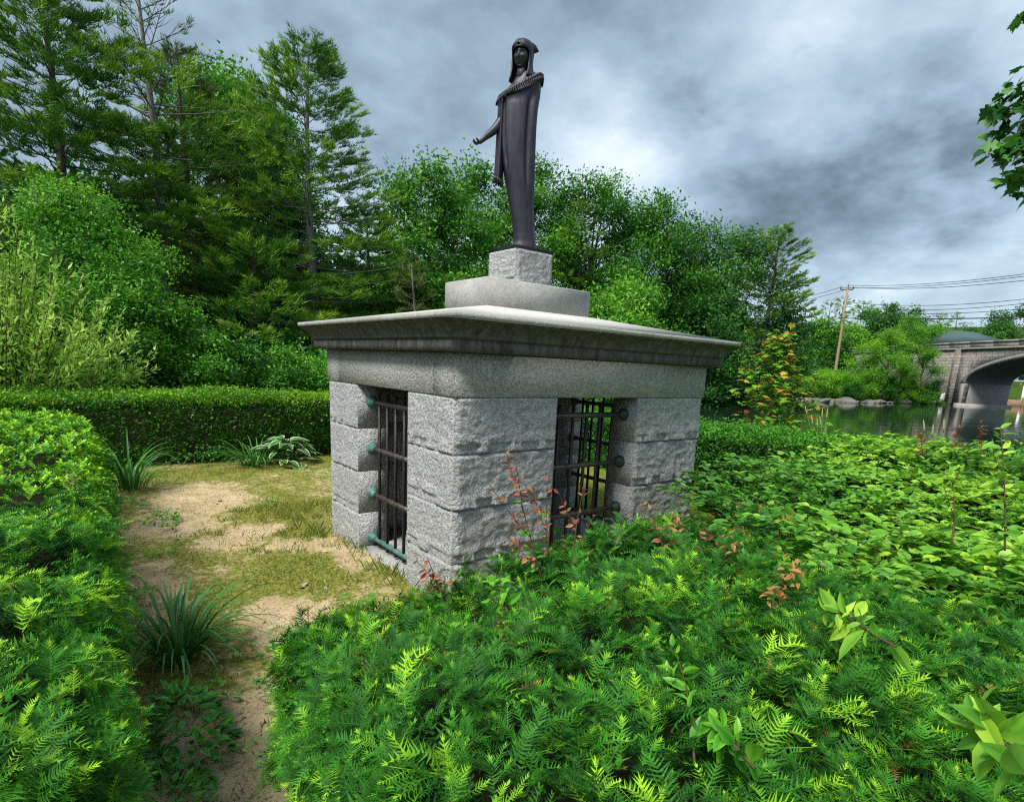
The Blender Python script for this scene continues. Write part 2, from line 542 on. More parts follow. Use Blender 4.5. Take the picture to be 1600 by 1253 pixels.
def height(x, y):
    # the near lawn
    dx = np.maximum(x - 7.2, 0)
    dy = np.maximum(y - 8.6, 0)
    dn = np.hypot(dx, dy)
    near = 0.0 - 0.45 * dn + 0.012 * (vn(np.stack([x * 1.7, y * 1.7, x * 0], -1)) - 0.5) * (dn < 1)
    fs = far_signed(x, y)
    far = np.where(fs < 8, -0.42 + 0.30 * fs, 1.98 + 0.03 * (fs - 8))
    far = np.minimum(far, 4.2)
    s = (x - BA[0]) * BD[0] + (y - BA[1]) * BD[1]
    q = (x - BA[0]) * BN[0] + (y - BA[1]) * BN[1]
    under = (s > -31.5) & (s < -1.0) & (q > -6) & (q < 40)
    far = np.where(under, np.minimum(far, -1.4), far)
    chan = (q > 3) & ((q + 46.6) > .76 * (s + 67.1)) & (np.hypot(x - CAM[0], y - CAM[1]) < 106)
    far = np.where(chan, np.minimum(far, -1.4), far)
    under = under | chan
    far = far + 1.0 * (fbm(np.stack([x * 0.12, y * 0.12, x * 0], -1), 9) - 0.5) * np.clip(fs / 5, 0, 1)
    hill = 26 * np.clip((np.hypot(x - 40, y - 20) - 120) / 200, 0, 1) ** 1.4
    far = np.where(fs > 0, far + np.where(under, 0, hill), far)
    return np.maximum(np.maximum(near, far), -2.0)


def grid_obj(name, xs, ys, mat, zf, label, tintf=None):
    X, Y = np.meshgrid(xs, ys, indexing='ij')
    Z = zf(X, Y)
    nx, ny = len(xs), len(ys)
    V = np.stack([X, Y, Z], -1).reshape(-1, 3)
    i, j = np.meshgrid(np.arange(nx - 1), np.arange(ny - 1), indexing='ij')
    a = (i * ny + j).ravel()
    L = np.stack([a, a + ny, a + ny + 1, a + 1], -1).ravel()
    b = MB()
    b.raw(V, L, np.full(len(a), 4), tintf(X, Y).ravel() if tintf else 0.5)
    return b.obj(name, mat, smooth=True, kind='structure', label=label)


# one sheet for the near lawn, one for the river bed and the far land (they meet under water)
grid_obj('lawn_ground', np.arange(-12, 12.01, 0.15), np.arange(-12, 13.01, 0.15), M['ground'], lambda x, y: np.maximum(height(x, y), -1.7 + 0 * x),
         'bare sand and mossy lawn between the hedges', cover)
xs = np.unique(np.concatenate([np.arange(-700, -60, 20), np.arange(-60, 120, 1.25), np.arange(120, 900, 20)]))
ys = np.unique(np.concatenate([np.arange(-600, -40, 20), np.arange(-40, 90, 1.25), np.arange(90, 900, 20)]))


def farz(x, y):
    h = height(x, y)
    inside = (x > -11.5) & (x < 11.5) & (y > -11.5) & (y < 12.5)
    return np.where(inside, np.minimum(h, -0.0) - 0.6, h - 0.02)


grid_obj('far_shore_terrain', xs, ys, M['bank'], farz, 'wooded bank and low hill across the water')

m, t = newmat('dark_river_water')
v = t.n('ShaderNodeTexCoord').outputs['Object']
r1 = t.noise(t.vmath('MULTIPLY', v, (1.0, 1.0, 1)), 1.6, 5, 0.55, 0.5)
r2 = t.noise(t.vmath('MULTIPLY', v, (0.25, 0.6, 1)), 1.0, 4, 0.5, 0.3)
M['water'] = finish(m, t, (0.012, 0.028, 0.016), 0.045, t.math('ADD', t.math('MULTIPLY', r1, 0.25), r2), 0.10, 0.16, spec=0.7)
b = MB()
b.poly([(-700, -600, -0.35), (900, -600, -0.35), (900, 900, -0.35), (-700, 900, -0.35)], [(0, 1, 2, 3)])
b.obj('river_water', M['water'], kind='structure', label='still dark green water of the channel')

# ------------------------------------------------------------------ the granite monument
AX, AY = 1.5, 1.2255
WT = 0.2925
ZL = [1.617, 1.197, 0.779, 0.359, -0.10]      # pier joints from the lintel down
mon = thing('stone_monument', 'small grey granite pavilion with rock-faced corner piers and a heavy stained, shade-darkened cornice', 'monument', (0, 0, 0))


def rock_patch(b, p0, p1, z0, z1, out, nu, nz, amp, seed, margin=0.035):
    """a rock-faced stone face from p0 to p1, bulging along out, flush at its drafted margins"""
    p0, p1, out = np.array(p0, float), np.array(p1, float), np.array(out, float)
    W_ = np.linalg.norm(p1 - p0)
    U, Z = np.meshgrid(np.linspace(0, 1, nu), np.linspace(0, 1, nz), indexing='ij')
    P = p0[None, None, :] + (p1 - p0)[None, None, :] * U[..., None]
    P = np.concatenate([P, (z0 + (z1 - z0) * Z)[..., None]], -1)
    su = np.minimum(U, 1 - U) * W_
    sz = np.minimum(Z, 1 - Z) * (z1 - z0)
    e = np.clip(np.minimum(su / margin, sz / 0.014), 0, 1)
    e = e * e * (3 - 2 * e)
    n_big = fbm(P * np.array([4.5, 4.5, 6.5]), seed, 5)
    ridge = 1 - np.abs(2 * fbm(P * np.array([9, 9, 13]), seed + 11, 4) - 1)
    low = np.clip(1 - (Z - 0.02) / 0.35, 0, 1)      # most stones bulge above a broken lower edge
    d = amp * (0.55 * n_big + 0.55 * ridge - 0.25 + 0.35 * low * (0.4 + n_big)) + 0.012 * (fbm(P * 38, seed + 5, 3) - 0.5)
    chip = fbm(P * np.array([7, 7, 3]), seed + 31, 3)
    d = d - 0.03 * (Z < 0.12 + 0.10 * chip) * (chip > 0.5)
    P[..., :2] += out[None, None, :] * (np.maximum(d, 0.002) * e)[..., None]
    i, j = np.meshgrid(np.arange(nu - 1), np.arange(nz - 1), indexing='ij')
    a = (i * nz + j).ravel()
    # keep the winding outward
    L = np.stack([a, a + nz, a + nz + 1, a + 1], -1)
    d2 = np.array([p1[0] - p0[0], p1[1] - p0[1]])
    if d2[0] * out[1] - d2[1] * out[0] > 0:
        L = L[:, ::-1]
    b.raw(P.reshape(-1, 3), L.ravel(), np.full(len(a), 4))


def prism(b, poly, z0, z1):
    n = len(poly)
    V = [(x, y, z0) for x, y in poly] + [(x, y, z1) for x, y in poly]
    F = [tuple(range(n))[::-1], tuple(range(n, 2 * n))] + [(i, (i + 1) % n, n + (i + 1) % n, n + i) for i in range(n)]
    b.poly(V, F)


seed = 0
INX = 0.015
for sx in (-1, 1):
    for sy in (-1, 1):
        vis = not (sx == 1 and sy == 1)
        for k in range(4):
            z1, z0 = ZL[k] - 0.0025, ZL[k + 1] + 0.0025
            ox, oy = (AX - INX) * sx, (AY - INX) * sy
            tx, ty = (AX - INX - WT) * sx, (AY - INX - WT) * sy
            jx, jy = 0.5 * sx, 0.504 * sy
            poly = [(ox, oy), (jx, oy), (jx, ty), (tx, ty), (tx, jy), (ox, jy)]
            if sx * sy < 0:
                poly = poly[::-1]
            b = MB()
            prism(b, [(x - 0.001 * sx, y - 0.001 * sy) if (x, y) == (ox, oy) else (x, y) for x, y in poly], z0, z1)
            seed += 3
            nn = 64 if vis else 20
            rock_patch(b, (ox, oy + 0.0), (jx, oy), z0, z1, (0, sy), nn, 32 if vis else 10, 0.050, seed)
            rock_patch(b, (ox, oy), (ox, jy), z0, z1, (sx, 0), nn * 3 // 4, 32 if vis else 10, 0.026, seed + 1)
            b.obj('pier_stone', M['rockface'], mon)
        b = MB()
        e_ = 0.02
        poly = [(ox - e_ * sx, oy - e_ * sy), (jx + e_ * sx, oy - e_ * sy), (jx + e_ * sx, ty + e_ * sy), (tx + e_ * sx, ty + e_ * sy), (tx + e_ * sx, jy + e_ * sy), (ox - e_ * sx, jy + e_ * sy)]
        if sx * sy < 0:
            poly = poly[::-1]
        prism(b, poly, -0.1, 1.612)
        b.obj('pier_mortar', M['mortar'], mon)
# thresholds between the piers
for sx in (-1, 1):
    b = MB()
    b.box(min(sx * 1.47, sx * 1.2), max(sx * 1.47, sx * 1.2), -0.5, 0.5, -0.12, 0.012)
    b.obj('threshold_stone', M['fascia'], mon)
    b = MB()
    b.box(-0.495, 0.495, min(sx * 1.2, sx * 0.93), max(sx * 1.2, sx * 0.93), -0.12, 0.012)
    b.obj('threshold_stone', M['fascia'], mon)
b = MB()
b.box(-1.19, 1.19, -0.92, 0.92, -0.12, 0.02)
b.obj('floor_slab', M['hammered'], mon)


def bevel_box(name, x0, x1, y0, y1, z0, z1, mat, r=0.006):
    b = MB()
    ring = lambda e, z: [(x0 + e, y0 + e, z), (x1 - e, y0 + e, z), (x1 - e, y1 - e, z), (x0 + e, y1 - e, z)]
    V = ring(r, z0) + ring(0, z0 + r) + ring(0, z1 - r) + ring(r, z1)
    F = [(3, 2, 1, 0), (12, 13, 14, 15)]
    for k in range(3):
        for i in range(4):
            j = (i + 1) % 4
            F.append((4 * k + i, 4 * k + j, 4 * k + 4 + j, 4 * k + 4 + i))
    b.poly(V, F)
    return b.obj(name, mat, mon)


for sy in (-1, 1):
    ya, yb = sorted((sy * AY, sy * (AY - WT - 0.01)))
    bevel_box('lintel_stone', -AX, AX, ya, yb, 1.617, 1.930, M['hammered'])
for sx in (-1, 1):
    xa, xb = sorted((sx * (AX - 0.001), sx * (AX - WT)))
    yj = AY - WT - 0.013
    bevel_box('lintel_stone', xa, xb, -yj, yj - 0.0, 1.618, 1.929, M['hammered'])
bevel_box('ceiling_slab', -1.19, 1.19, -0.9, 0.9, 1.80, 1.929, M['dirty_shade'])

# cornice: two stones joined in the middle of the short sides, moulded profile swept round
Z0 = 1.926
PROF = [(0.0, 1.931), (0.082, 1.931), (0.082, 1.934), (0.099, 1.936), (0.099, 2.006), (0.088, 2.012), (0.100, 2.022), (0.118, 2.026), (0.118, 2.034),
        (0.122, 2.050), (0.132, 2.070), (0.148, 2.092), (0.170, 2.112), (0.196, 2.128), (0.205, 2.132), (0.205, 2.140)]
SLAB = [(0.205, 2.142), (0.2175, 2.1425), (0.2175, 2.176), (0.212, 2.180)]


def sweep(prof, name, mat, sy):
    b = MB()
    rows = []
    for o, z in prof:
        rows.append([(-AX - o, 0.0 + 0.003 * sy, z), (-AX - o, sy * (AY + o), z), (AX + o, sy * (AY + o), z), (AX + o, 0.003 * sy, z)])
    V, F = [], []
    SEG = 40
    full = []
    for r in rows:
        line = []
        for k in range(3):
            p, q = np.array(r[k]), np.array(r[k + 1])
            for s_ in range(SEG):
                line.append(p + (q - p) * s_ / SEG)
        line.append(np.array(r[3]))
        full.append(line)
    nl = len(full[0])
    V = np.array(full).reshape(-1, 3)
    for i in range(len(full) - 1):
        for j in range(nl - 1):
            f = (i * nl + j, i * nl + j + 1, (i + 1) * nl + j + 1, (i + 1) * nl + j)
            F.append(f if sy < 0 else f[::-1])
    # close the stone: top and bottom lids, and its ends at the joint
    n_ = len(prof)
    F.append(tuple((n_ - 1) * nl + j for j in range(nl))[::(1 if sy < 0 else -1)])
    F.append(tuple(0 * nl + j for j in range(nl))[::(-1 if sy < 0 else 1)])
    b.poly(V, F)
    return b.obj(name, mat, mon)


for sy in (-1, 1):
    sweep(PROF, 'cornice_stone', M['dirty_shade'], sy)
    sweep(SLAB, 'cornice_cap', M['fascia'], sy)
# low hipped roof
PA, PB_ = 0.633, 0.363
b = MB()
r0 = [(-AX - .212, -AY - .212, 2.1795), (AX + .212, -AY - .212, 2.1795), (AX + .212, AY + .212, 2.1795), (-AX - .212, AY + .212, 2.1795)]
r1_ = [(-PA - .03, -PB_ - .03, 2.362), (PA + .03, -PB_ - .03, 2.362), (PA + .03, PB_ + .03, 2.362), (-PA - .03, PB_ + .03, 2.362)]
b.poly(r0 + r1_, [(0, 1, 5, 4), (1, 2, 6, 5), (2, 3, 7, 6), (3, 0, 4, 7), (4, 5, 6, 7), (3, 2, 1, 0)])
b.obj('roof', M['roof'], mon)
bevel_box('plinth_slab', -PA, PA, -PB_, PB_, 2.35, 2.613, M['fascia'], 0.008)
b = MB()
QA, QB = 0.2265, 0.2145
prism(b, [(-QA, -QB), (QA, -QB), (QA, QB), (-QA, QB)], 2.613, 2.925)
seed = 900
for (p0, p1, out) in [((-QA, -QB), (QA, -QB), (0, -1)), ((-QA, -QB), (-QA, QB), (-1, 0)), ((QA, -QB), (QA, QB), (1, 0)), ((-QA, QB), (QA, QB), (0, 1))]:
    seed += 4
    rock_patch(b, p0, p1, 2.615, 2.923, out, 44, 40, 0.030, seed, 0.03)
b.obj('pedestal_block', M['rockface'], mon)


# gates: four pipes with flanges and five square bars in every opening
def flange(b, c, ax, s):
    prof = [(0.0, 0.058), (0.012, 0.060), (0.020, 0.052), (0.028, 0.054), (0.036, 0.044), (0.046, 0.040), (0.060, 0.030), (0.078, 0.026)]
    seg = 20
    V, F = [], []
    for dx, r in prof:
        for k in range(seg):
            a_ = 2 * PI * k / seg
            q = [0, 0, 0]
            q[ax] = -s * dx
            q[1 - ax] = r * math.cos(a_)
            q[2] = r * math.sin(a_)
            V.append((c[0] + q[0], c[1] + q[1], c[2] + q[2]))
    for i in range(len(prof) - 1):
        for k in range(seg):
            kk = (k + 1) % seg
            F.append((i * seg + k, i * seg + kk, (i + 1) * seg + kk, (i + 1) * seg + k))
    b.poly(V, F)


PZ = [1.45, 1.0, 0.55, 0.097]
GATE = {(0, -1): 'barred grille with green flanges in the shadowed long face of the granite pavilion',
        (0, 1): 'barred grille in the far opening seen through the pavilion',
        (1, -1): 'barred grille with verdigris flanges in the bright narrow face beside the sandy lawn',
        (1, 1): 'barred grille in the hidden end opening nearest the water'}
for (axis, s), lab in GATE.items():
    # axis 0: grille runs along x in the y = s*1.06 plane; axis 1: runs along y in the x = s*1.34 plane
    off = s * (1.06 if axis == 0 else 1.34)
    half = 0.498 if axis == 0 else 0.502
    P = (lambda a_, z: (a_, off, z)) if axis == 0 else (lambda a_, z: (off, a_, z))
    for z in PZ:
        b = MB()
        b.tube([P(-half, z), P(half, z)], 0.024, 14)
        rail = b.obj('rail', M['verdigris'] if (z < 0.3 and axis == 1) else M['oldbronze'], mon, smooth=True)
        for e in (-1, 1):
            b = MB()
            flange(b, P(e * half, z), 0 if axis == 0 else 1, e)
            b.obj('flange', M['verdigris'] if axis == 1 else M['darkgreen'], rail, smooth=True)
    for i in range(-2, 3):
        b = MB()
        c = P(i * 0.168, 0)
        h_ = 0.011
        b.box(c[0] - h_, c[0] + h_, c[1] - h_, c[1] + h_, 0.03, 1.545)
        b.obj('bar', M['bar'], mon)
# (the grilles are fixed into the stone and are parts of the pavilion)

# ------------------------------------------------------------------ the bronze statue on its plate
ST = thing('bronze_statue', 'tall dark bronze figure, hooded and wrapped in a blanket, one arm held out', 'statue', (0, 0, 2.925))
LAT = norm(np.array([CR[0], CR[1], 0.0]))
TOW = norm(np.array([-CF[0], -CF[1], 0.0]))


def W3(l, t_, z):                             # statue space: across the view, towards the viewer, height
    return LAT * l + TOW * t_ + np.array([0, 0, z - 2.925])


b = MB()
b.poly([(x, y, z) for z, e in ((0.0, 0.004), (0.024, 0.004), (0.028, 0.0)) for x, y in ((-QA - .006 + e, -QB - .006 + e), (QA + .006 - e, -QB - .006 + e), (QA + .006 - e, QB + .006 - e), (-QA - .006 + e, QB + .006 - e))],
       [(3, 2, 1, 0), (8, 9, 10, 11)] + [(4 * k + i, 4 * k + (i + 1) % 4, 4 * k + 4 + (i + 1) % 4, 4 * k + 4 + i) for k in range(2) for i in range(4)])
b.obj('base_plate', M['statue2'], ST)

RINGS = [  # z, left, right, depth, centre towards viewer
    (2.953, -.100, .150, .115, .0), (2.985, -.094, .147, .110, .0), (3.03, -.080, .138, .100, .0), (3.10, -.082, .126, .098, .0), (3.19, -.093, .117, .102, .0),
    (3.30, -.112, .106, .108, .0), (3.40, -.136, .100, .114, .0), (3.557, -.176, .096, .126, .0), (3.70, -.212, .093, .134, .0), (3.85, -.238, .090, .138, .0),
    (4.0, -.252, .088, .140, .0), (4.12, -.258, .090, .140, .0), (4.20, -.262, .094, .138, .0), (4.262, -.262, .102, .132, -.005), (4.30, -.246, .108, .124, -.01),
    (4.345, -.205, .112, .112, -.015), (4.39, -.165, .113, .100, -.02), (4.44, -.135, .110, .085, -.02), (4.475, -.115, .095, .070, -.015), (4.50, -.10, .06, .05, -.01)]
RZ = np.array(RINGS)
zz = np.concatenate([np.linspace(2.953, 3.03, 6), np.linspace(3.05, 4.25, 70), np.linspace(4.26, 4.50, 26)])
SEGS = 96
V = []
for z in zz:
    l, r, dp, ct = [np.interp(z, RZ[:, 0], RZ[:, k]) for k in (1, 2, 3, 4)]
    cx_, hw = (l + r) / 2, (r - l) / 2
    for k in range(SEGS):
        ph = 2 * PI * k / SEGS                 # 0 faces the viewer, + to the picture's right
        c_, s_ = math.cos(ph), math.sin(ph)
        e = 2.5
        rr = (abs(c_) ** e + abs(s_) ** e) ** (-1 / e)
        deg = math.degrees(ph)
        deg = deg - 360 if deg > 180 else deg
        up_ = np.clip((z - 3.0) / 0.5, 0, 1) * np.clip((4.40 - z) / 0.15, 0, 1)
        g1 = math.exp(-((deg - (38 - 14 * (4.3 - z))) / 9) ** 2) * 0.17 * up_ * np.clip((z - 3.35) / 0.3, 0, 1)
        g2 = math.exp(-((deg + 46) / 4) ** 2) * 0.16 * np.clip((z - 3.62) / 0.12, 0, 1) * up_
        g3 = math.exp(-((deg - 68) / 4) ** 2) * 0.14 * up_
        rd = math.exp(-((deg - 54) / 9) ** 2) * 0.07 * np.clip((z - 3.7) / 0.3, 0, 1) * up_
        fl = 0.035 * math.sin(deg / 11 + z * 1.5) * np.clip((abs(deg) - 70) / 30, 0, 1)
        toe = math.exp(-((deg + 70) / 22) ** 2) * 0.10 * np.clip((3.03 - z) / 0.06, 0, 1)
        rr *= 1 - g1 - g2 - g3 + rd + fl + toe
        V.append(W3(cx_ + hw * s_ * rr, ct + dp * c_ * rr, z))
F = []
nz_ = len(zz)
for i in range(nz_ - 1):
    for k in range(SEGS):
        kk = (k + 1) % SEGS
        F.append((i * SEGS + k, i * SEGS + kk, (i + 1) * SEGS + kk, (i + 1) * SEGS + k))
F.append(tuple(range(SEGS))[::-1])
F.append(tuple((nz_ - 1) * SEGS + k for k in range(SEGS)))
b = MB()
b.poly(V, F)
b.obj('blanket', M['statue'], ST, smooth=True)

# the fold of the blanket hanging from the outstretched arm, with a fringed hem
b = MB()
V, F = [], []
NZ, NS = 26, 28
for i in range(NZ):
    z = 4.24 - (4.24 - 3.600) * i / (NZ - 1)
    cx_ = -.236 - 0.012 * (i / NZ)
    hw, dp = .040 + .004 * i / NZ, .085
    for k in range(NS):
        ph = 2 * PI * k / NS
        e = 0.94 + 0.10 * math.sin(5 * ph + 1)
        zz_ = z - (0.012 * (k % 3) if i == NZ - 1 else 0) - (0.022 * (math.sin(ph) + 1) if i > NZ - 4 else 0)
        V.append(W3(cx_ + hw * math.sin(ph) * e, 0.015 + dp * math.cos(ph) * e, zz_))
for i in range(NZ - 1):
    for k in range(NS):
        kk = (k + 1) % NS
        F.append((i * NS + kk, i * NS + k, (i + 1) * NS + k, (i + 1) * NS + kk))
F += [tuple(range(NS)), tuple((NZ - 1) * NS + k for k in range(NS))[::-1]]
b.poly(V, F)
flap = b.obj('hanging_fold', M['statue'], ST, smooth=True)
b = MB()
for k in range(14):
    ph = 2 * PI * k / 14
    p = W3(-.248 + .040 * math.sin(ph), 0.015 + .078 * math.cos(ph), 3.60 - 0.022 * (math.sin(ph) + 1))
    b.tube([p, p - np.array([0, 0, .022]), p - np.array([0, 0, .042])], [.011, .009, .003], 5)
b.obj('fringe', M['statue2'], flap, smooth=True)

# collar of fur, slanting from the high shoulder down to the low one, front and back
b = MB()
path = [(.118, .005, 4.452), (.112, .060, 4.462), (.075, .098, 4.440), (.02, .120, 4.405), (-.05, .134, 4.360), (-.12, .138, 4.322), (-.19, .126, 4.288), (-.245, .085, 4.262), (-.268, .02, 4.262), (-.25, -.06, 4.285), (-.17, -.11, 4.34), (-.05, -.12, 4.41), (.06, -.10, 4.45), (.11, -.05, 4.455), (.118, .005, 4.452)]
pp = np.array(path)
tt = np.linspace(0, len(pp) - 1, 170)
sm = np.stack([np.interp(tt, np.arange(len(pp)), pp[:, k]) for k in range(3)], -1)
for _ in range(6):
    sm[1:-1] = (sm[:-2] + sm[1:-1] * 2 + sm[2:]) / 4
rad = 0.019 + 0.0025 * np.sin(tt * 17) + 0.002 * np.sin(tt * 31 + 1)
b.tube([W3(*q) for q in sm], rad, 12)
for k in range(4, 166, 3):                    # fur tufts hanging over the blanket
    q = sm[k]
    n_ = norm(np.array([q[0] + .07, q[1]]))
    p = W3(q[0] + n_[0] * .02, q[1] + n_[1] * .02, q[2] - .012)
    e = W3(q[0] + n_[0] * .026 - .008, q[1] + n_[1] * .026, q[2] - .046 - .006 * (k % 3))
    b.tube([p, (p + e) / 2 + np.array([0, 0, .002]), e], [.007, .006, .002], 5)
b.obj('fur_collar', M['statue2'], ST, smooth=True)

# head, looking a little to the picture's left
HF = norm(TOW * math.cos(math.radians(24)) - LAT * math.sin(math.radians(24)))
HR = np.cross(np.array([0, 0, 1.0]), HF)      # towards the picture's right
HC = W3(-.066, .0, 4.618)
NU, NV = 72, 64
V = []
for j in range(NV + 1):
    th = PI * j / NV
    for i in range(NU):
        ph = 2 * PI * i / NU - PI              # 0 = forward, + towards the picture's right
        x, y, z = math.sin(th) * math.sin(ph), math.sin(th) * math.cos(ph), math.cos(th)
        X, Y, Z = x * .078, y * .088, z * .118
        if z < 0:                               # jaw narrows to the chin
            X *= 1 - .34 * z * z
            Y *= 1 - .10 * z * z
        if y > 0:
            fx, fz = X, Z
            G = lambda x0, z0, sx_, sz_: math.exp(-((fx - x0) / sx_) ** 2 - ((fz - z0) / sz_) ** 2)
            dY = 0
            dY += .020 * G(0, -.022, .011, .016) + .013 * G(0, -.002, .008, .024)      # nose
            dY += .008 * G(0, .034, .05, .009)                                        # brow
            for sg in (-1, 1):
                dY -= .014 * G(sg * .030, .014, .016, .011)                           # eye sockets
                dY += .004 * G(sg * .030, .012, .010, .006)                           # eyelids
                dY += .009 * G(sg * .042, -.016, .016, .016)                          # cheekbones
                dY -= .006 * G(sg * .030, -.050, .010, .020)                          # hollow cheeks
                dY += .003 * G(sg * .012, -.030, .006, .006)
            dY += .008 * G(0, -.052, .022, .005) + .007 * G(0, -.064, .018, .005) - .006 * G(0, -.058, .024, .003)
            dY += .011 * G(0, -.090, .022, .014) - .005 * G(0, -.075, .02, .006)
            Y += dY * min(1, y * 2)
        V.append(HC + HR * X + HF * Y + np.array([0, 0, Z]))
F = []
for j in range(NV):
    for i in range(NU):
        k = (i + 1) % NU
        F.append((j * NU + i, (j + 1) * NU + i, (j + 1) * NU + k, j * NU + k))
b = MB()
b.poly(V, F)
# neck
b.tube([HC + np.array([0, 0, -.20]), HC + np.array([0, 0, -.12]), HC + np.array([0, 0, -.06]) - HF * .01], [.062, .050, .048], 20)
b.obj('head', M['statue2'], ST, smooth=True)

# animal-skin hood: covers crown and nape, falls on both sides of the face, one ear standing out behind
b = MB()
V, F = [], []
rows = [(4.752, .004, .004, 180), (4.748, .040, .046, 180), (4.736, .066, .076, 180), (4.715, .083, .097, 180), (4.695, .091, .106, 180), (4.678, .094, .109, 150),
        (4.662, .094, .104, 128), (4.64, .093, .100, 118), (4.61, .090, .098, 114), (4.58, .090, .096, 113), (4.55, .091, .096, 116), (4.52, .094, .098, 120), (4.49, .100, .104, 126), (4.46, .108, .110, 132), (4.43, .112, .112, 136)]
NA = 56
for r, (z, hw, dp, half_) in enumerate(rows):
    for k in range(NA + 1):
        # angle measured from the back of the head
        a_ = math.radians(-half_ + 2 * half_ * k / NA)
        rr = 1 + 0.03 * math.sin(7 * a_ + r)
        c = HC + HR * (hw * math.sin(a_) * rr) - HF * (dp * math.cos(a_) * rr)
        V.append(np.array([c[0], c[1], z - 2.925]))
for r in range(len(rows) - 1):
    for k in range(NA):
        i0 = r * (NA + 1) + k
        F.append((i0, i0 + NA + 1, i0 + NA + 2, i0 + 1))
b.poly(V, F)
hood = b.obj('hood', M['statue'], ST, smooth=True)
sol = hood.modifiers.new('thickness', 'SOLIDIFY')
sol.thickness = 0.014
sol.offset = 0
b = MB()
# rolled brow edge of the hood
arc = []
for k in range(25):
    a_ = math.radians(-105 + 210 * k / 24)
    arc.append(HC + HR * .088 * math.sin(a_) + HF * (.098 * math.cos(a_)) + np.array([0, 0, .047 + .012 * math.cos(a_ * 1.2)]))
b.tube(arc, [.010 + .004 * math.sin(k * 1.9) for k in range(25)], 8)
b.obj('hood_brim', M['statue'], hood, smooth=True)
b = MB()
base = W3(-.010, -.01, 4.700)
tip = W3(.080, -.02, 4.686)
b.tube([base, W3(.02, -.012, 4.700), W3(.045, -.016, 4.696), tip], [.052, .046, .032, .003], 10)
b.obj('hood_ear', M['statue'], hood, smooth=True)


# the outstretched arm: one surface with its hand, five fingers
def skin(name, verts, edges, radii, mat, parent, sub=2):
    me = bpy.data.meshes.new(name)
    me.from_pydata([tuple(v_) for v_ in verts], edges, [])
    o = link(name, me, parent)
    sm_ = o.modifiers.new('skin', 'SKIN')
    for i, r in enumerate(radii):
        me.skin_vertices[0].data[i].radius = (r, r) if not hasattr(r, '__len__') else r
    me.skin_vertices[0].data[0].use_root = True
    sm_.use_smooth_shade = True
    ss = o.modifiers.new('sub', 'SUBSURF')
    ss.levels = ss.render_levels = sub
    me.materials.append(mat)
    return o


A = [(-.22, .04, 4.10), (-.285, .060, 4.000), (-.345, .085, 3.940), (-.392, .105, 3.896), (-.420, .115, 3.866), (-.445, .120, 3.852)]
av = [W3(*q) for q in A]
skin('arm', av, [(i, i + 1) for i in range(len(av) - 1)], [.050, .044, .034, .026, .022, .024], M['statue2'], ST)
pal = np.array(A[-1])
hd = None
for fi, (o_, ln, lift) in enumerate([(-.024, .9, 0), (-.008, 1.05, .0), (.009, 1.0, .0), (.024, .85, .002)]):
    q0 = pal + np.array([.005, o_ * .8, 0])
    q1 = pal + np.array([-.020 * ln, o_, -.006])
    q2 = pal + np.array([-.036 * ln, o_ * 1.1, .004 + lift])
    q3 = pal + np.array([-.046 * ln, o_ * 1.15, .022 + lift])
    skin('finger', [W3(*q) for q in (q0, q1, q2, q3)], [(0, 1), (1, 2), (2, 3)], [.0095, .0085, .0078, .006], M['statue2'], ST, 1)
q0 = pal + np.array([.012, .024, .004])
skin('thumb', [W3(*q) for q in (q0, pal + np.array([-.004, .040, .014]), pal + np.array([-.016, .044, .026]))], [(0, 1), (1, 2)], [.011, .009, .007], M['statue2'], ST, 1)

# ------------------------------------------------------------------ plant pieces
def needle(pr, base, d, length, width, upv, age):
    d = norm(d)
    s_ = norm(np.cross(upv, d)) * width / 2
    pr.add([base + s_, base + d * length, base - s_], [(0, 1, 2)], age)


def yew_shoot(n=13, L=0.105, nl=.030, wd=.0052, bend=0.02):
    pr = Proto()
    for i in range(n):
        tt_ = (i + .6) / n
        p = np.array([L * tt_, 0, -bend * 4 * tt_ * (tt_ - 1) * .5])
        ang = math.radians(72 - 42 * tt_ ** 2)
        l_ = nl * (0.75 + 0.45 * math.sin(PI * min(1, tt_ * 1.05)) - 0.25 * tt_ ** 4)
        for sg in (-1, 1):
            r_ = random.uniform(-.20, .20)
            if random.random() < .06:
                continue
            d = np.array([math.cos(ang + r_), sg * math.sin(ang + r_), .22 + random.uniform(-.12, .15)])
            needle(pr, p, d, l_ * random.uniform(.75, 1.15), wd, np.array([0, 0, 1.0]), tt_ ** 3)
    needle(pr, np.array([L * .97, 0, 0.004]), np.array([1, .1, .2]), nl * .6, wd, np.array([0, 0, 1.0]), 1)
    pr.add([(0, -.0012, -.001), (0, .0012, -.001), (L, .0007, 0), (L, -.0007, 0)], [(0, 1, 2, 3)], .6)
    return pr.fin()


def leaf_proto(L=1.0, W=0.5, fold=0.14, droop=0.12, tip=0.18, rim=False):
    pr = Proto()
    xs_ = [0, .22, .5, .78, 1.0]
    ws_ = [0, .80, 1.0, .60, 0]
    mid = [(x * L, 0, -droop * L * x * x) for x in xs_]
    for sg in (-1, 1):
        ed = [(x * L, sg * W / 2 * w_, -droop * L * x * x + fold * W * w_) for x, w_ in zip(xs_, ws_)]
        V_ = mid + ed[1:4]
        F_ = [(0, 1, 5), (1, 2, 6, 5), (2, 3, 7, 6), (3, 4, 7)]
        if sg < 0:
            F_ = [f[::-1] for f in F_]
        pr.add(V_, F_, [0] * 5 + [1] * 3)
    return pr.fin()


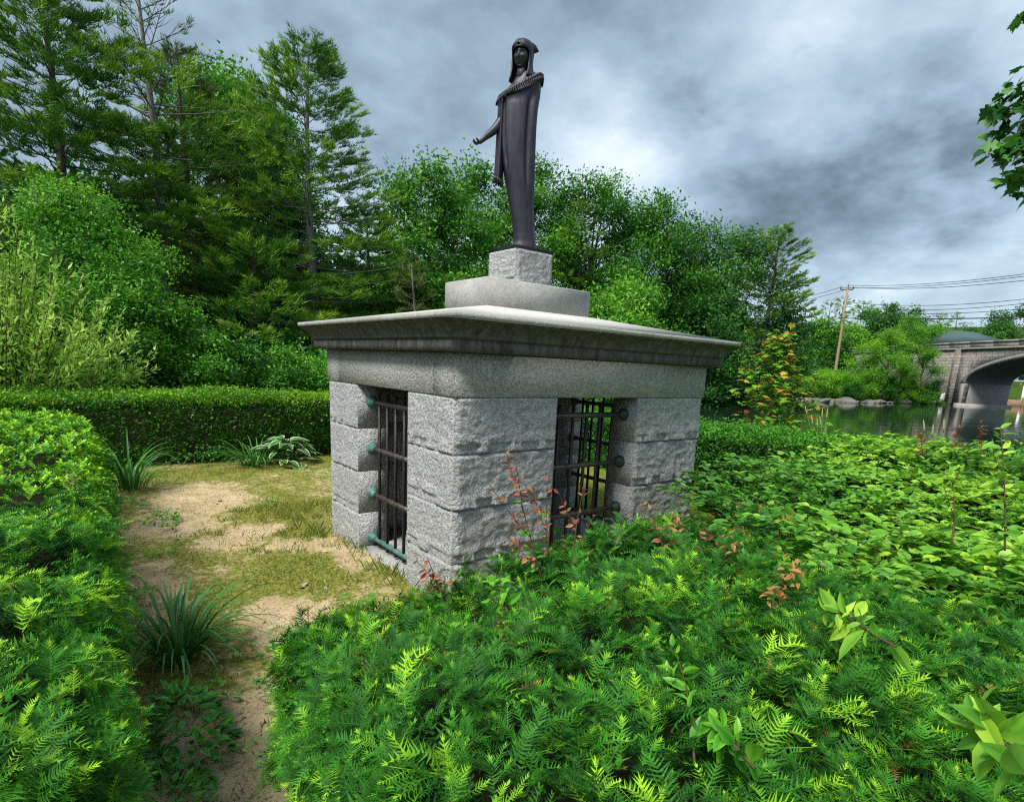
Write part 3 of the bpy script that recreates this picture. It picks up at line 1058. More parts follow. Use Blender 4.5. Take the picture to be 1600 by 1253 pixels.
def maple_proto(L=1.0):
    pr = Proto()
    pts = [(0, 0), (-.12, .22), (.10, .52), (.16, .30), (.42, .62), (.48, .34), (.60, .36), (.62, .16), (1.0, 0), (.62, -.16), (.60, -.36), (.48, -.34), (.42, -.62), (.16, -.30), (.10, -.52), (-.12, -.22)]
    V_ = [(x * L, y * L, -.14 * L * (x * x + y * y)) for x, y in pts] + [(.32 * L, 0, .02 * L)]
    pr.add(V_, [(16, i, (i + 1) % 16) for i in range(16)], [random.random() * .2 for _ in V_])
    return pr.fin()


def diamonds(n, spread, size, flat=0.6, aspect=0.55, droop=0.0):
    """a loose clump of n small leaves"""
    pr = Proto()
    for _ in range(n):
        c = rng.normal(size=3) * spread * np.array([.5, .5, .5 * flat])
        d = norm(rng.normal(size=3) * np.array([1, 1, .5]) + np.array([0, 0, -droop]))
        s_ = norm(np.cross(d, rng.normal(size=3) * .6 + np.array([0, 0, 1.0])))
        l_, w_ = size * random.uniform(.7, 1.2), size * aspect * random.uniform(.8, 1.1)
        pr.add([c + s_ * w_ / 2, c + d * l_, c - s_ * w_ / 2], [(0, 1, 2)], random.random() * .35)
    return pr.fin()


def pine_tuft(n, L, wd, spread=.55):
    """a brush of needles pointing forward and up, on a twig along x"""
    pr = Proto()
    for _ in range(n):
        x0 = random.uniform(0, .75)
        a_ = random.uniform(-1.15, 1.15)
        e = random.uniform(.0, .9)
        d = np.array([math.cos(a_) * math.cos(e), math.sin(a_) * math.cos(e), math.sin(e)])
        needle(pr, np.array([x0, math.sin(a_) * spread * .25 * random.random(), random.uniform(-.04, .04)]) * L, d, L * random.uniform(.35, .55), wd, rng.normal(size=3), random.random() * .3 + .35 * e)
    return pr.fin()


def rand_frames(n, upbias=1.0):
    d = norm(rng.normal(size=(n, 3)) * np.array([1, 1, .45]))
    up = norm(rng.normal(size=(n, 3)) * .45 + np.array([0, 0, upbias]))
    return frames(d, up)


def box_surface(n, x0, x1, y0, y1, z0, z1, sides, r=0.12):
    """points and outward normals on the faces of a soft box; sides from 'tNSEW'"""
    area = {'t': (x1 - x0) * (y1 - y0), 'S': (x1 - x0) * (z1 - z0), 'N': (x1 - x0) * (z1 - z0), 'W': (y1 - y0) * (z1 - z0), 'E': (y1 - y0) * (z1 - z0)}
    tot = sum(area[s_] for s_ in sides)
    P, Nn = [], []
    for s_ in sides:
        k = int(n * area[s_] / tot)
        u, v_ = rng.random(k), rng.random(k)
        if s_ == 't':
            p = np.stack([x0 + u * (x1 - x0), y0 + v_ * (y1 - y0), np.full(k, z1)], -1)
            nn = np.tile([0, 0, 1.0], (k, 1))
        elif s_ in 'SN':
            p = np.stack([x0 + u * (x1 - x0), np.full(k, y0 if s_ == 'S' else y1), z0 + v_ * (z1 - z0)], -1)
            nn = np.tile([0, -1.0 if s_ == 'S' else 1.0, 0], (k, 1))
        else:
            p = np.stack([np.full(k, x0 if s_ == 'W' else x1), y0 + u * (y1 - y0), z0 + v_ * (z1 - z0)], -1)
            nn = np.tile([-1.0 if s_ == 'W' else 1.0, 0, 0], (k, 1))
        P.append(p)
        Nn.append(nn)
    P, Nn = np.concatenate(P), np.concatenate(Nn)
    # round the arrises
    c = np.stack([np.clip(P[:, 0], x0 + r, x1 - r), np.clip(P[:, 1], y0 + r, y1 - r), np.clip(P[:, 2], z0 - 9, z1 - r)], -1)
    d = P - c
    ln = np.linalg.norm(d, axis=1, keepdims=True)
    nn = norm(d)
    P = c + nn * r
    return P, np.where(ln > 1e-6, nn, Nn)


# ------------------------------------------------------------------ hedges
def hedge_core(parent, x0, x1, y0, y1, z1, inset=0.14):  # solid dark hull; shade between the leaves is put into its colour
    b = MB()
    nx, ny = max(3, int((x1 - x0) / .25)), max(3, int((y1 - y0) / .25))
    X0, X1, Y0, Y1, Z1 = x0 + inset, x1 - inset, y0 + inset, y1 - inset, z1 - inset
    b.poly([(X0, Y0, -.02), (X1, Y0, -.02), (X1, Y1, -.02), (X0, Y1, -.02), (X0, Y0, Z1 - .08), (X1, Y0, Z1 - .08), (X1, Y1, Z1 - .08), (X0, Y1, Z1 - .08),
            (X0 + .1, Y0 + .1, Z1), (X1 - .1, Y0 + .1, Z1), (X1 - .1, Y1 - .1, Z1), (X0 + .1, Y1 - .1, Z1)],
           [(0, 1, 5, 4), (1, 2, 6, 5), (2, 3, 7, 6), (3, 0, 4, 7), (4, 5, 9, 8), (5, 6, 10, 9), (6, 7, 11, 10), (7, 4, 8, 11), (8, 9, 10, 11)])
    return b.obj('twig_shade_core', M['twig'], parent, kind='stuff')


def yew_points(P, Nn, per=(2, 5), L=(.8, 1.25), lat=0.85, upb=.12):
    """shoots that fan out from every sample point: positions, frames, scales, tints"""
    pos, D, UP, S, T = [], [], [], [], []
    n = len(P)
    r_ = rng.normal(size=(n, 3))
    tang = r_ - Nn * np.sum(r_ * Nn, axis=1, keepdims=True)
    d0 = norm(Nn * rng.uniform(.0, .55, (n, 1)) + norm(tang) * lat + np.array([0, 0, upb]))
    up0 = norm(Nn * .6 + np.array([0, 0, .7]) + rng.normal(size=(n, 3)) * .15)
    side = norm(np.cross(up0, d0))
    patch = fbm(P * 1.6, 77, 3)
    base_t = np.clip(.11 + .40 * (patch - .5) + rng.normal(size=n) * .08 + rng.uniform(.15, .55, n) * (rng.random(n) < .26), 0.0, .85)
    k_ = rng.integers(per[0], per[1] + 1, n)
    sc = rng.uniform(L[0], L[1], n)
    for j in range(per[1] + 1):
        sel = np.where(k_ >= j)[0]
        if j == 0:
            pos.append(P[sel]); D.append(d0[sel]); UP.append(up0[sel]); S.append(sc[sel]); T.append(base_t[sel])
        else:
            sg = 1 if j % 2 else -1
            tt_ = (j - .3) / (per[1] + 1) * .11
            pos.append(P[sel] + d0[sel] * tt_ * sc[sel, None])
            D.append(norm(d0[sel] * .75 + side[sel] * sg * rng.uniform(.5, .9, (len(sel), 1)) + up0[sel] * rng.uniform(-.15, .3, (len(sel), 1))))
            UP.append(up0[sel]); S.append(sc[sel] * rng.uniform(.5, .85, len(sel)))
            T.append(np.clip(base_t[sel] + rng.normal(size=len(sel)) * .08, 0, .8))
    return np.concatenate(pos), frames(np.concatenate(D), np.concatenate(UP)), np.concatenate(S), np.concatenate(T)


shoots_hi = [yew_shoot(random.choice([10, 12, 13, 14]), random.uniform(.075, .115), random.uniform(.025, .032), random.uniform(.0045, .0058), random.uniform(-.02, .10)) for _ in range(8)]
shoots_lo = [yew_shoot(8, .11, .028, .0070) for _ in range(4)]
shoots_far = [yew_shoot(4, .09, .036, .020) for _ in range(3)]


def outward_bump(P, Nn, a1=.10, a2=.05, sd=3):
    return P + Nn * ((fbm(P * 1.1, sd, 3) - .5) * a1 * 2 + (vn(P * 5.0, sd + 4) - .5) * a2 * 2)[:, None]


def shoot_objects(parent, protos, pos, R, S, T, mat, name='shoot', limit=300):
    """the largest shoots in view become parts of their own, sharing meshes; returns the mask of the rest"""
    d = pos - CAM
    z = d @ CF
    u = CX + FPX * (d @ CR) / z
    v_ = CY - FPX * (d @ CU) / z
    ok = (z > .3) & (u > -20) & (u < 1620) & (v_ > 0) & (v_ < 1270)
    size = np.where(ok, S / np.maximum(z, .3), 0)
    idx = np.argsort(-size)[:limit]
    idx = [i for i in idx if ok[i]]
    cache = {}
    for i in idx:
        p = int(rng.integers(len(protos)))
        tb = round(float(T[i]) * 5) / 5
        key = (p, tb)
        if key not in cache:
            bb = MB()
            pr = protos[p]
            bb.scatter(pr, np.zeros((1, 3)), np.eye(3)[None], 1.0, tb)
            cache[key] = bb.mesh(name, mat)
        o = bpy.data.objects.new(name, cache[key])
        COL.objects.link(o)
        o.parent = parent
        mw = Matrix([list(R[i][r]) + [0] for r in range(3)] + [[0, 0, 0, 1]])
        pl = Vector(parent.location)
        o.matrix_local = Matrix.Translation(Vector(pos[i]) - pl) @ mw @ Matrix.Scale(float(S[i]), 4)
    m_ = np.ones(len(pos), bool)
    m_[idx] = False
    return m_


def scatter_many(b, protos, pos, R, S, T, loc=np.zeros(3)):
    k = rng.integers(len(protos), size=len(pos))
    for j, pr in enumerate(protos):
        s_ = k == j
        b.scatter(pr, pos[s_] - loc, R[s_], S[s_], T[s_])


def inner_layer(parent, P, Nn, mat, depth, sc=1.2):
    """darker, sparser sprays deep inside the hedge"""
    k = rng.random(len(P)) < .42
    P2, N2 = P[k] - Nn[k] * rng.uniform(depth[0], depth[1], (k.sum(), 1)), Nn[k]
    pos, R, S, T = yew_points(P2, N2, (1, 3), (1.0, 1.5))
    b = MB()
    scatter_many(b, shoots_lo, pos, R, S * sc, T * .35, np.array(parent.location))  # tints scaled down, darker than the outer sprays
    b.obj('inner_foliage', mat, parent, kind='stuff')


# foreground yew hedge: we look down on its ragged top
Hy = thing('yew_hedge', 'ragged dark green yew hedge filling the bottom of the view in front of the pavilion', 'hedge', (-1.9, -3.6, 0))
P, Nn = box_surface(4200, -3.20, -0.5, -4.7, -2.42, .15, .87, 'tNWS', .26)
P[:, 2] += .07 * np.exp(-((P[:, 0] + 1.0) / .8) ** 2 - ((P[:, 1] + 2.75) / .6) ** 2) * np.clip(P[:, 2] / .87, 0, 1)
P = outward_bump(P, Nn, .16, .05, 3)
P = P - Nn * (rng.exponential(.035, (len(P), 1)))
keep = (np.hypot(P[:, 0] - CAM[0], P[:, 1] - CAM[1]) > .62)
P, Nn = P[keep], Nn[keep]
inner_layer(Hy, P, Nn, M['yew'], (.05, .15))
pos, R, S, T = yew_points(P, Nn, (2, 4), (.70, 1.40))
rest = shoot_objects(Hy, shoots_hi, pos, R, S, T, M['yew'])
dead = rest & (rng.random(len(pos)) < .012)
b = MB()
scatter_many(b, shoots_lo, pos[dead], R[dead], S[dead] * .7, rng.random(dead.sum()), np.array(Hy.location))
b.obj('dead_twigs', M['dry'], Hy, kind='stuff')
rest &= ~dead
b = MB()
scatter_many(b, shoots_hi, pos[rest], R[rest], S[rest], T[rest], np.array(Hy.location))
b.obj('needle_foliage', M['yew'], Hy, kind='stuff')
c_ = hedge_core(Hy, -3.20, -0.2, -4.7, -2.42, .82, .24)
c_.location = (1.9, 3.6, 0)

# left yew hedge along the path
Hl = thing('clipped_hedge', 'tall bright green yew hedge running along the left side of the sandy path', 'hedge', (-4.1, .4, 0))
hx0, hx1, hy0, hy1 = -5.2, -3.50, -3.25, 4.0
P, Nn = box_surface(7000, hx0, hx1, hy0, hy1, .03, 1.08, 'tES', .2)
keep = P[:, 0] > -4.55 - (P[:, 1] + 3) * .03
P, Nn = P[keep], Nn[keep]
P[:, 0] -= .075 * np.clip(-P[:, 1] - .2, 0, 9)
P[:, 2] *= 1 - .03 * np.clip(-P[:, 1], 0, 9)
P = outward_bump(P, Nn, .15, .06, 13)
P = P - Nn * (rng.exponential(.03, (len(P), 1)))
near = np.hypot(P[:, 0] - CAM[0], P[:, 1] - CAM[1]) < 4.3
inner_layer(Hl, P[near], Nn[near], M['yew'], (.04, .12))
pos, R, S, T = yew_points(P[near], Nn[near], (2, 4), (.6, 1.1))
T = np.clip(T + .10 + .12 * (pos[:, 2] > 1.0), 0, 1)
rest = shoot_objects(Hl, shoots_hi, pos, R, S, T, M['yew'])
b = MB()
dd = np.hypot(pos[:, 0] - CAM[0], pos[:, 1] - CAM[1])
r1 = rest & (dd < 2.6)
scatter_many(b, shoots_hi, pos[r1], R[r1], S[r1], T[r1], np.array(Hl.location))
r1 = rest & (dd >= 2.6)
scatter_many(b, shoots_lo, pos[r1], R[r1], S[r1], T[r1], np.array(Hl.location))
pos, R, S, T = yew_points(P[~near], Nn[~near], (2, 3), (.6, 1.0), upb=.3)
T = np.clip(T + .14 + .16 * (pos[:, 2] > 1.0), 0, 1)
scatter_many(b, shoots_far, pos, R, S, T, np.array(Hl.location))
b.obj('needle_foliage', M['yew'], Hl, kind='stuff')
c_ = hedge_core(Hl, hx0, hx1 - .12, hy0, hy1, .99, .15)
c_.location = (4.1, -.4, 0)


def leafy_hedge(name, label, x0, x1, y0, y1, z1, sides, n, mat, seed_, lsize=.046, tb=.20, topb=.36):
    H = thing(name, label, 'hedge', ((x0 + x1) / 2, (y0 + y1) / 2, 0))
    P, Nn = box_surface(n, x0, x1, y0, y1, .05, z1, sides, .16)
    P = outward_bump(P, Nn, .10, .05, seed_)
    P = P - Nn * rng.exponential(.035, (len(P), 1))
    pr = [diamonds(9, .095, lsize, .8, .6) for _ in range(5)]
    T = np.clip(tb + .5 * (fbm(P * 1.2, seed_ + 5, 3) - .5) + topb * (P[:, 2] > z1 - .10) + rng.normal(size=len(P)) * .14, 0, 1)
    d = norm(Nn + rng.normal(size=P.shape) * .7)
    b = MB()
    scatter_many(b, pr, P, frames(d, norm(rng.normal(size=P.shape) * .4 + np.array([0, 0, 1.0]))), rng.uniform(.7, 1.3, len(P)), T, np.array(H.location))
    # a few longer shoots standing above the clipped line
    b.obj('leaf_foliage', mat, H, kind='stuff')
    c = hedge_core(H, x0, x1, y0, y1, z1, .13)
    c.location = (-(x0 + x1) / 2, -(y0 + y1) / 2, 0)
    return H


leafy_hedge('clipped_hedge', 'long trimmed hedge with yellow-green top across the far end of the lawn', -5.2, 5.4, 5.95, 7.3, 1.10, 'tSE', 12500, M['hedge'], 21)
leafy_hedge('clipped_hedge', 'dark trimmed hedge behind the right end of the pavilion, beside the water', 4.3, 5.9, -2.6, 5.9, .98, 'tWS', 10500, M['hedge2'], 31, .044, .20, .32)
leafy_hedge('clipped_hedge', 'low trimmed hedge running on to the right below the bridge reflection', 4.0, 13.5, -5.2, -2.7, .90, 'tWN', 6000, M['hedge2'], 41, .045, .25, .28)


# ------------------------------------------------------------------ euonymus bush on the right
euon = leaf_proto(1, .56, .10, .10)


def leaf_objects(parent, proto, pos, R, S, T, mat, limit=300, name='leaf'):
    return shoot_objects(parent, [proto] if not isinstance(proto, list) else proto, pos, R, S, T, mat, name, limit)


def twig_leaves(start, d, n, spacing, lsize, up=np.array([0, 0, 1.0]), droop=.15, whorl=2, upturn=.2, tint=.4, tipt=.5):
    """opposite leaves along an arching twig"""
    pts, pos, D, U, S, T = [start.copy()], [], [], [], [], []
    p, d = start.copy(), norm(d)
    for k in range(n):
        p = p + d * spacing
        d = norm(d + np.array([0, 0, -droop * .12]) + rng.normal(size=3) * .05)
        pts.append(p.copy())
        sd = norm(np.cross(up, d))
        if k % 2 and whorl == 2:
            sd = norm(sd + up * .3)
        tt_ = k / max(1, n - 1)
        for sg in (-1, 1):
            dl = norm(d * (.45 + .8 * tt_ ** 3) + sd * sg + up * upturn + rng.normal(size=3) * .15)
            pos.append(p); D.append(dl); U.append(norm(up + rng.normal(size=3) * .38))
            S.append(lsize * random.uniform(.55, 1.2) * (1 - .35 * tt_ ** 2)); T.append(np.clip(tint + tipt * tt_ ** 2 + random.gauss(0, .12), 0, 1))
    pos.append(p); D.append(d); U.append(up); S.append(lsize * .7); T.append(np.clip(tint + tipt, 0, 1))
    return np.array(pts), np.array(pos), np.array(D), np.array(U), np.array(S), np.array(T)


Eb = thing('euonymus_bush', 'sprawling light green broad-leaved bush right of the yew in front of the water', 'shrub', (1.5, -3.2, 0))
AP, AD, AU, AS, AT = [], [], [], [], []
stems = MB()
# mound surface height
def mound(x, y):
    e = 1 - ((x - 2.2) / 4.6) ** 4 - ((y + 3.15) / 1.65) ** 4
    front = np.clip((x + 1.75) / .5, 0, 1)
    return (0.98 + .05 * np.sin(x * 2.6 + y * 1.3) + .045 * np.clip(x, 0, 5) + .16 * (fbm(np.stack([x * 1.2, y * 1.2, x * 0], -1), 66, 3) - .5) * 2) * np.clip(e * 3, 0, 1) ** .35 * front ** .4


cnt = 0
tw = 0
while tw < 1600:
    x = -1.75 + 7.0 * random.random() ** 1.7
    y = random.uniform(-4.75, -1.6)
    if x < -1.2 + 0.9 * (y + 3.0) * (y > -3.0) - .1:
        continue
    if x < -1.55 + .8 * (y + 4.75) * .9:
        continue
    if x > 0.6 and y < -4.2:
        continue
    z = float(mound(np.array(x), np.array(y)))
    if z < .35:
        continue
    z -= random.expovariate(12)
    a_ = random.gauss(PI * 0.98, 1.1)
    d = np.array([math.cos(a_), math.sin(a_), random.uniform(.15, .75)])
    lit = .20 + 1.1 * (float(vn(np.array([x * .9, y * .9, 4.4]))) - .5) + .10 * (x > 0) + .10 * (z > 1.0)
    q, po, D_, U_, S_, T_ = twig_leaves(np.array([x, y, z - .10]), d, random.randint(3, 6), .056, .108 if x < 1 else .095, droop=.5, tint=lit - .12, tipt=.25)
    AP.append(po); AD.append(D_); AU.append(U_); AS.append(S_); AT.append(T_)
    if x < 1.5:
        stems.tube(q - np.array(Eb.location), np.linspace(.0026, .0012, len(q)), 4, cap=False)
    tw += 1
AP, AD, AU, AS, AT = map(np.concatenate, (AP, AD, AU, AS, AT))
R = frames(AD, AU)
rest = leaf_objects(Eb, euon, AP, R, AS, AT, M['euon'])
b = MB()
b.scatter(euon, AP[rest] - np.array(Eb.location), R[rest], AS[rest], AT[rest])
b.obj('leaf_foliage', M['euon'], Eb, kind='stuff')
stems.obj('twigs', M['stem'], Eb, kind='stuff')
b = MB()
cl = np.array([onz(u_, v_, z_) for u_, v_, z_ in [(1240, 880, 1.12), (1225, 915, 1.08), (1245, 905, 1.10), (1200, 930, 1.05), (1150, 850, 1.1)]])
k_ = rng.integers(len(cl), size=46)
P = cl[k_] + rng.normal(size=(46, 3)) * .022
b.scatter(leaf_proto(1, .5, .3, .4), P - np.array(Eb.location), rand_frames(46), rng.uniform(.025, .05, 46), rng.random(46))
b.obj('dead_leaves', M['dry'], Eb, kind='stuff')
# a dark tangle of stems under the leaves
b = MB()
for _ in range(420):
    x, y = random.uniform(-1.2, 5), random.uniform(-4.3, -2.4)
    if x < -.9 + .5 * (y + 4.6):
        continue
    z = float(mound(np.array(x), np.array(y))) - .12
    c0 = np.array([x * .8 + .5, (y + 3.3) * .7 - 3.3, 0])
    e = np.array([x, y, max(z, .3)])
    b.tube(np.array([c0, (c0 + e) / 2 + rng.normal(size=3) * .05, e]) - np.array(Eb.location), [.009, .006, .003], 5, cap=False)
b.obj('stems', M['twig'], Eb, kind='stuff')


# ------------------------------------------------------------------ saplings
def sapling(label, base, top, n, lsize, leafm, redfrom=1.1, group=None, cat='sapling', name='young_sapling', tipm=None, twigs=3):
    base, top = np.array(base, float), np.array(top, float)
    H = thing(name, label, cat, tuple(base), group)
    k = 14
    tt_ = np.linspace(0, 1, k)
    ln_ = np.linalg.norm(top - base)
    bend = norm(np.cross(top - base, rng.normal(size=3))) * .05 * ln_
    ax = norm(top - base)
    main = base + (top - base) * tt_[:, None] + bend * np.sin(tt_ * PI)[:, None]
    b = MB()
    b.tube(main - base, np.linspace(.0042, .0014, k), 5)
    lines = [(main, 1.0, 0.0, n)]
    for q in range(twigs):
        f0 = .30 + .45 * (q + random.random()) / max(1, twigs)
        s0 = base + (top - base) * f0 + bend * math.sin(f0 * PI)
        dd = norm(norm(np.cross(ax, rng.normal(size=3))) * .8 + ax)
        L_ = ln_ * random.uniform(.18, .34)
        q_ = s0 + dd * L_ * tt_[:, None] + ax * (.25 * L_ * tt_ ** 2)[:, None]
        b.tube(q_ - base, np.linspace(.0022, .001, k), 4)
        lines.append((q_, .85, f0, max(4, int(n * .42))))
    b.obj('stem', M['stem'], H, smooth=True)
    pr = leaf_proto(1, .42, .14, .28)
    meshes = {}
    for line, sz, f0, m_ in lines:
        for i in range(m_):
            g = (.10 if f0 == 0 else .2) + (.9 if f0 == 0 else .8) * ((i + random.uniform(-.3, .3)) / max(1, m_ - 1))
            g = min(1, max(.05, g))
            f = g if f0 == 0 else min(1, f0 + (1 - f0) * g)
            p = np.array([np.interp(g, tt_, line[:, j]) for j in range(3)])
            la = norm(line[-1] - line[0])
            a0 = random.uniform(0, 2 * PI)
            rad = norm(np.cross(la, [math.cos(a0), math.sin(a0), .1]))
            for sg in (-1, 1):
                if random.random() < .15:
                    continue
                d = norm(rad * sg * random.uniform(.6, 1.1) + la * (.15 + .7 * g ** 3) + rng.normal(size=3) * .28 + np.array([0, 0, -.12]))
                red = f > redfrom + random.gauss(0, .15)
                mt = (tipm or M['redleaf']) if red else leafm
                s_ = lsize * sz * random.uniform(.5, 1.2) * (1 - .35 * g ** 2) * (.66 if red else 1)
                tb = round(min(1, max(0, random.uniform(0, .9) if red else .30 + .35 * f + random.gauss(0, .15))) * 4) / 4
                key = (mt.name, tb)
                if key not in meshes:
                    bb = MB()
                    bb.scatter(pr, np.zeros((1, 3)), np.eye(3)[None], 1.0, tb)
                    meshes[key] = bb.mesh('leaf', mt)
                o = bpy.data.objects.new('leaf', meshes[key])
                COL.objects.link(o)
                o.parent = H
                Rm = frames(d[None], norm(ax * .6 + TOW * .5 + rng.normal(size=3) * .5)[None])[0]
                o.matrix_local = Matrix.Translation(Vector(p - base)) @ Matrix([list(Rm[r]) + [0] for r in range(3)] + [[0, 0, 0, 1]]) @ Matrix.Scale(float(s_), 4)


SAP = [  # pixel of the tip, pixel of the foot, horizontal distance, leaf rows, label
    (790, 706, 852, 935, 2.75, 17, 'tallest red-tipped sapling standing before the rock-faced corner stones'),
    (858, 730, 868, 925, 2.9, 14, 'red-tipped sapling in front of the pier edge beside the dark grille'),
    (912, 762, 900, 915, 3.0, 11, 'orange-tipped sapling in front of the barred opening'),
    (1005, 788, 1062, 930, 3.1, 12, 'red-tipped sapling leaning before the right-hand pier'),
    (1062, 790, 1075, 920, 3.3, 11, 'pink-tipped sapling beside the right edge of the right-hand pier'),
    (668, 872, 700, 960, 2.4, 5, 'short crimson-tipped sprig at the foot of the pavilion corner'),
    (1125, 838, 1110, 940, 3.0, 8, 'red-tipped sprig between the yew and the light green bush')]
for (u1, v1, u0, v0, ds, n, lab) in SAP:
    tp, bs = at(u1, v1, ds), at(u0, v0, ds * .96)
    bs2 = bs - (tp - bs) * .25
    sapling(lab, bs2, tp, n, .096, M['gloss'], .50, 'red-tipped saplings growing through the hedge')
sapling('dark glossy privet shoot lying over the yew near the bottom of the view', at(1085, 1190, 1.35), at(1052, 1010, 1.75), 12, .075, M['gloss'], 2, None)
sapling('broad-leaved green shoot among yew needles near the bottom right corner', at(1180, 1200, 1.25), at(1120, 1120, 1.35), 6, .085, M['gloss'], 2, None)
sapling('broad-leaved green spray at the right edge of the view, below the light green bush', at(1620, 1230, 1.25), at(1530, 1120, 1.35), 6, .11, M['euon'], 2, None)
sapling('large-leaved light green spray lying over the yew right of the centre', at(1400, 1010, 1.9), at(1290, 930, 2.1), 8, .11, M['euon'], 2, None)
sapling('light green wand with small paired leaves standing above the bush at far right', at(1570, 860, 3.0), at(1563, 668, 3.2), 18, .075, M['euon'], 2, None)
sapling('narrow upright wand with small leaves rising from the light green bush', at(1487, 850, 2.6), at(1483, 725, 2.75), 16, .045, M['euon'], 2, None)
sapling('green leafy shoot on the yew below the pavilion corner', at(800, 980, 2.0), at(775, 905, 2.2), 7, .085, M['gloss'], 2, None)
for k, (u1, v1, u0, v0, ds, lab) in enumerate([(1435, 672, 1440, 730, 7.5, 'reddish weed above the dark hedge left of the bridge reflection'), (1500, 668, 1496, 720, 7.8, 'reddish weed against the grey water, between two others'),
                                                (1532, 660, 1540, 715, 8.0, 'tallest reddish weed against the pale bridge reflection')]):
    sapling(lab, at(u0, v0, ds), at(u1, v1, ds), 9, .10, M['gloss'], .35, 'reddish weeds in front of the water', 'weed', 'red_weed')

# ------------------------------------------------------------------ perennials on the lawn
def blade_mesh(L, W_, curve, lift, tint):
    b = MB()
    n = 9
    V, age = [], []
    for i in range(n + 1):
        t_ = i / n
        x = L * (math.sin(curve * t_) / curve) * math.cos(lift) if curve > 1e-3 else L * t_ * math.cos(lift)
        ang = lift - curve * t_
        V.append(None)
    x = z = 0
    ang = lift
    P_ = []
    for i in range(n + 1):
        P_.append((x, z))
        x += L / n * math.cos(ang)
        z += L / n * math.sin(ang)
        ang -= curve / n * (0.4 + 1.2 * i / n)
    V = []
    for i, (x, z) in enumerate(P_):
        w_ = W_ * min(1, .45 + 2 * i / n) * (1 - (i / n) ** 3)
        V += [(x, -w_ / 2, z + w_ * .15), (x, 0, z), (x, w_ / 2, z + w_ * .15)]
        age += [i / n] * 3
    F = []
    for i in range(n):
        F += [(3 * i, 3 * i + 1, 3 * i + 4, 3 * i + 3), (3 * i + 1, 3 * i + 2, 3 * i + 5, 3 * i + 4)]
    b.poly(V, F, tint, age)
    return b.mesh('leaf', M['lily'])


def lily(label, base, n, H, spread=0.09):
    o = thing('daylily_clump', label, 'plant', tuple(base), 'strap-leaved clumps by the left hedge')
    ms = [blade_mesh(H * random.uniform(.8, 1.35), H * .030, random.uniform(1.5, 2.9), random.uniform(.85, 1.45), random.uniform(.15, .75)) for _ in range(14)]
    for i in range(n):
        c = bpy.data.objects.new('leaf', ms[i % 14])
        COL.objects.link(c)
        c.parent = o
        a_ = random.uniform(0, 2 * PI)
        c.location = (math.cos(a_) * spread * random.random(), math.sin(a_) * spread * random.random(), 0)
        c.rotation_euler = (0, 0, a_ + random.gauss(0, .4))
        s_ = random.uniform(.65, 1.1)
        c.scale = (s_, s_, s_)


lily('large dark strap-leaved clump spilling over the sandy path from the left hedge', (-3.28, -1.0, 0), 120, .66, .12)
lily('distant strap-leaved clump where the left hedge meets the back hedge', (-3.10, 4.2, 0), 110, .80, .20)
lily('fine strap-leaved clump against the back hedge beside the striped hosta', (-1.25, 5.3, 0), 110, .62, .22)

Ho = thing('hosta_plant', 'hosta with white-edged leaves at the foot of the back hedge', 'plant', (-.72, 5.35, 0))
hp = leaf_proto(1, .52, .10, .35)
hp2 = Proto()
bb = MB()
hm = None
n = 7
V, age = [], []
for i in range(n + 1):
    t_ = i / n
    w_ = .52 * math.sin(PI * t_ ** .8) ** .8 if 0 < t_ < 1 else 0.0
    for j, s_ in enumerate((-1, -.72, 0, .72, 1)):
        V.append((t_, s_ * w_ / 2, -.35 * t_ * t_ + .12 * w_ * abs(s_)))
        age.append(1.0 if abs(s_) == 1 or i == n else (.78 if abs(s_) > .5 else 0))
F = [(5 * i + j, 5 * i + j + 1, 5 * i + j + 6, 5 * i + j + 5) for i in range(n) for j in range(4)]
bb.poly(V, F, .5, age)
hm = bb.mesh('leaf', M['hosta'])
for i in range(74):
    c = bpy.data.objects.new('leaf', hm)
    COL.objects.link(c)
    c.parent = Ho
    a_ = random.uniform(0, 2 * PI)
    r_ = random.uniform(.05, .52)
    c.location = (math.cos(a_) * r_, math.sin(a_) * r_ * .7, .10 + .30 * (1 - (r_ / .45) ** 2) + random.uniform(-.05, .05))
    c.rotation_euler = (random.gauss(0, .2), random.uniform(-.5, .1), a_ + random.gauss(0, .35))
    s_ = random.uniform(.17, .29)
    c.scale = (s_, s_, s_)


def leafy_mound(label, base, rx, ry, h, n, lsize, mat, name='leafy_plant', W_=.40, tb=.4):
    o = thing(name, label, 'plant', tuple(base))
    pr = leaf_proto(1, W_, .12, .2)
    a_ = rng.random(n) * 2 * PI
    r_ = np.sqrt(rng.random(n))
    pos = np.stack([np.cos(a_) * r_ * rx, np.sin(a_) * r_ * ry, h * (1 - r_ ** 2) * rng.uniform(.3, 1, n) + .02], -1) + np.array(base)
    d = norm(np.stack([np.cos(a_), np.sin(a_), rng.uniform(-.1, .7, n)], -1) + rng.normal(size=(n, 3)) * .5)
    R = frames(d, norm(rng.normal(size=(n, 3)) * .3 + np.array([0, 0, 1])))
    S = lsize * rng.uniform(.6, 1.2, n)
    T = np.clip(tb + rng.normal(size=n) * .2, 0, 1)
    rest = leaf_objects(o, pr, pos, R, S, T, mat, 90)
    if rest.any():
        b = MB()
        b.scatter(pr, pos[rest] - np.array(base), R[rest], S[rest], T[rest])
        b.obj('leaf_foliage', mat, o, kind='stuff')
    return o


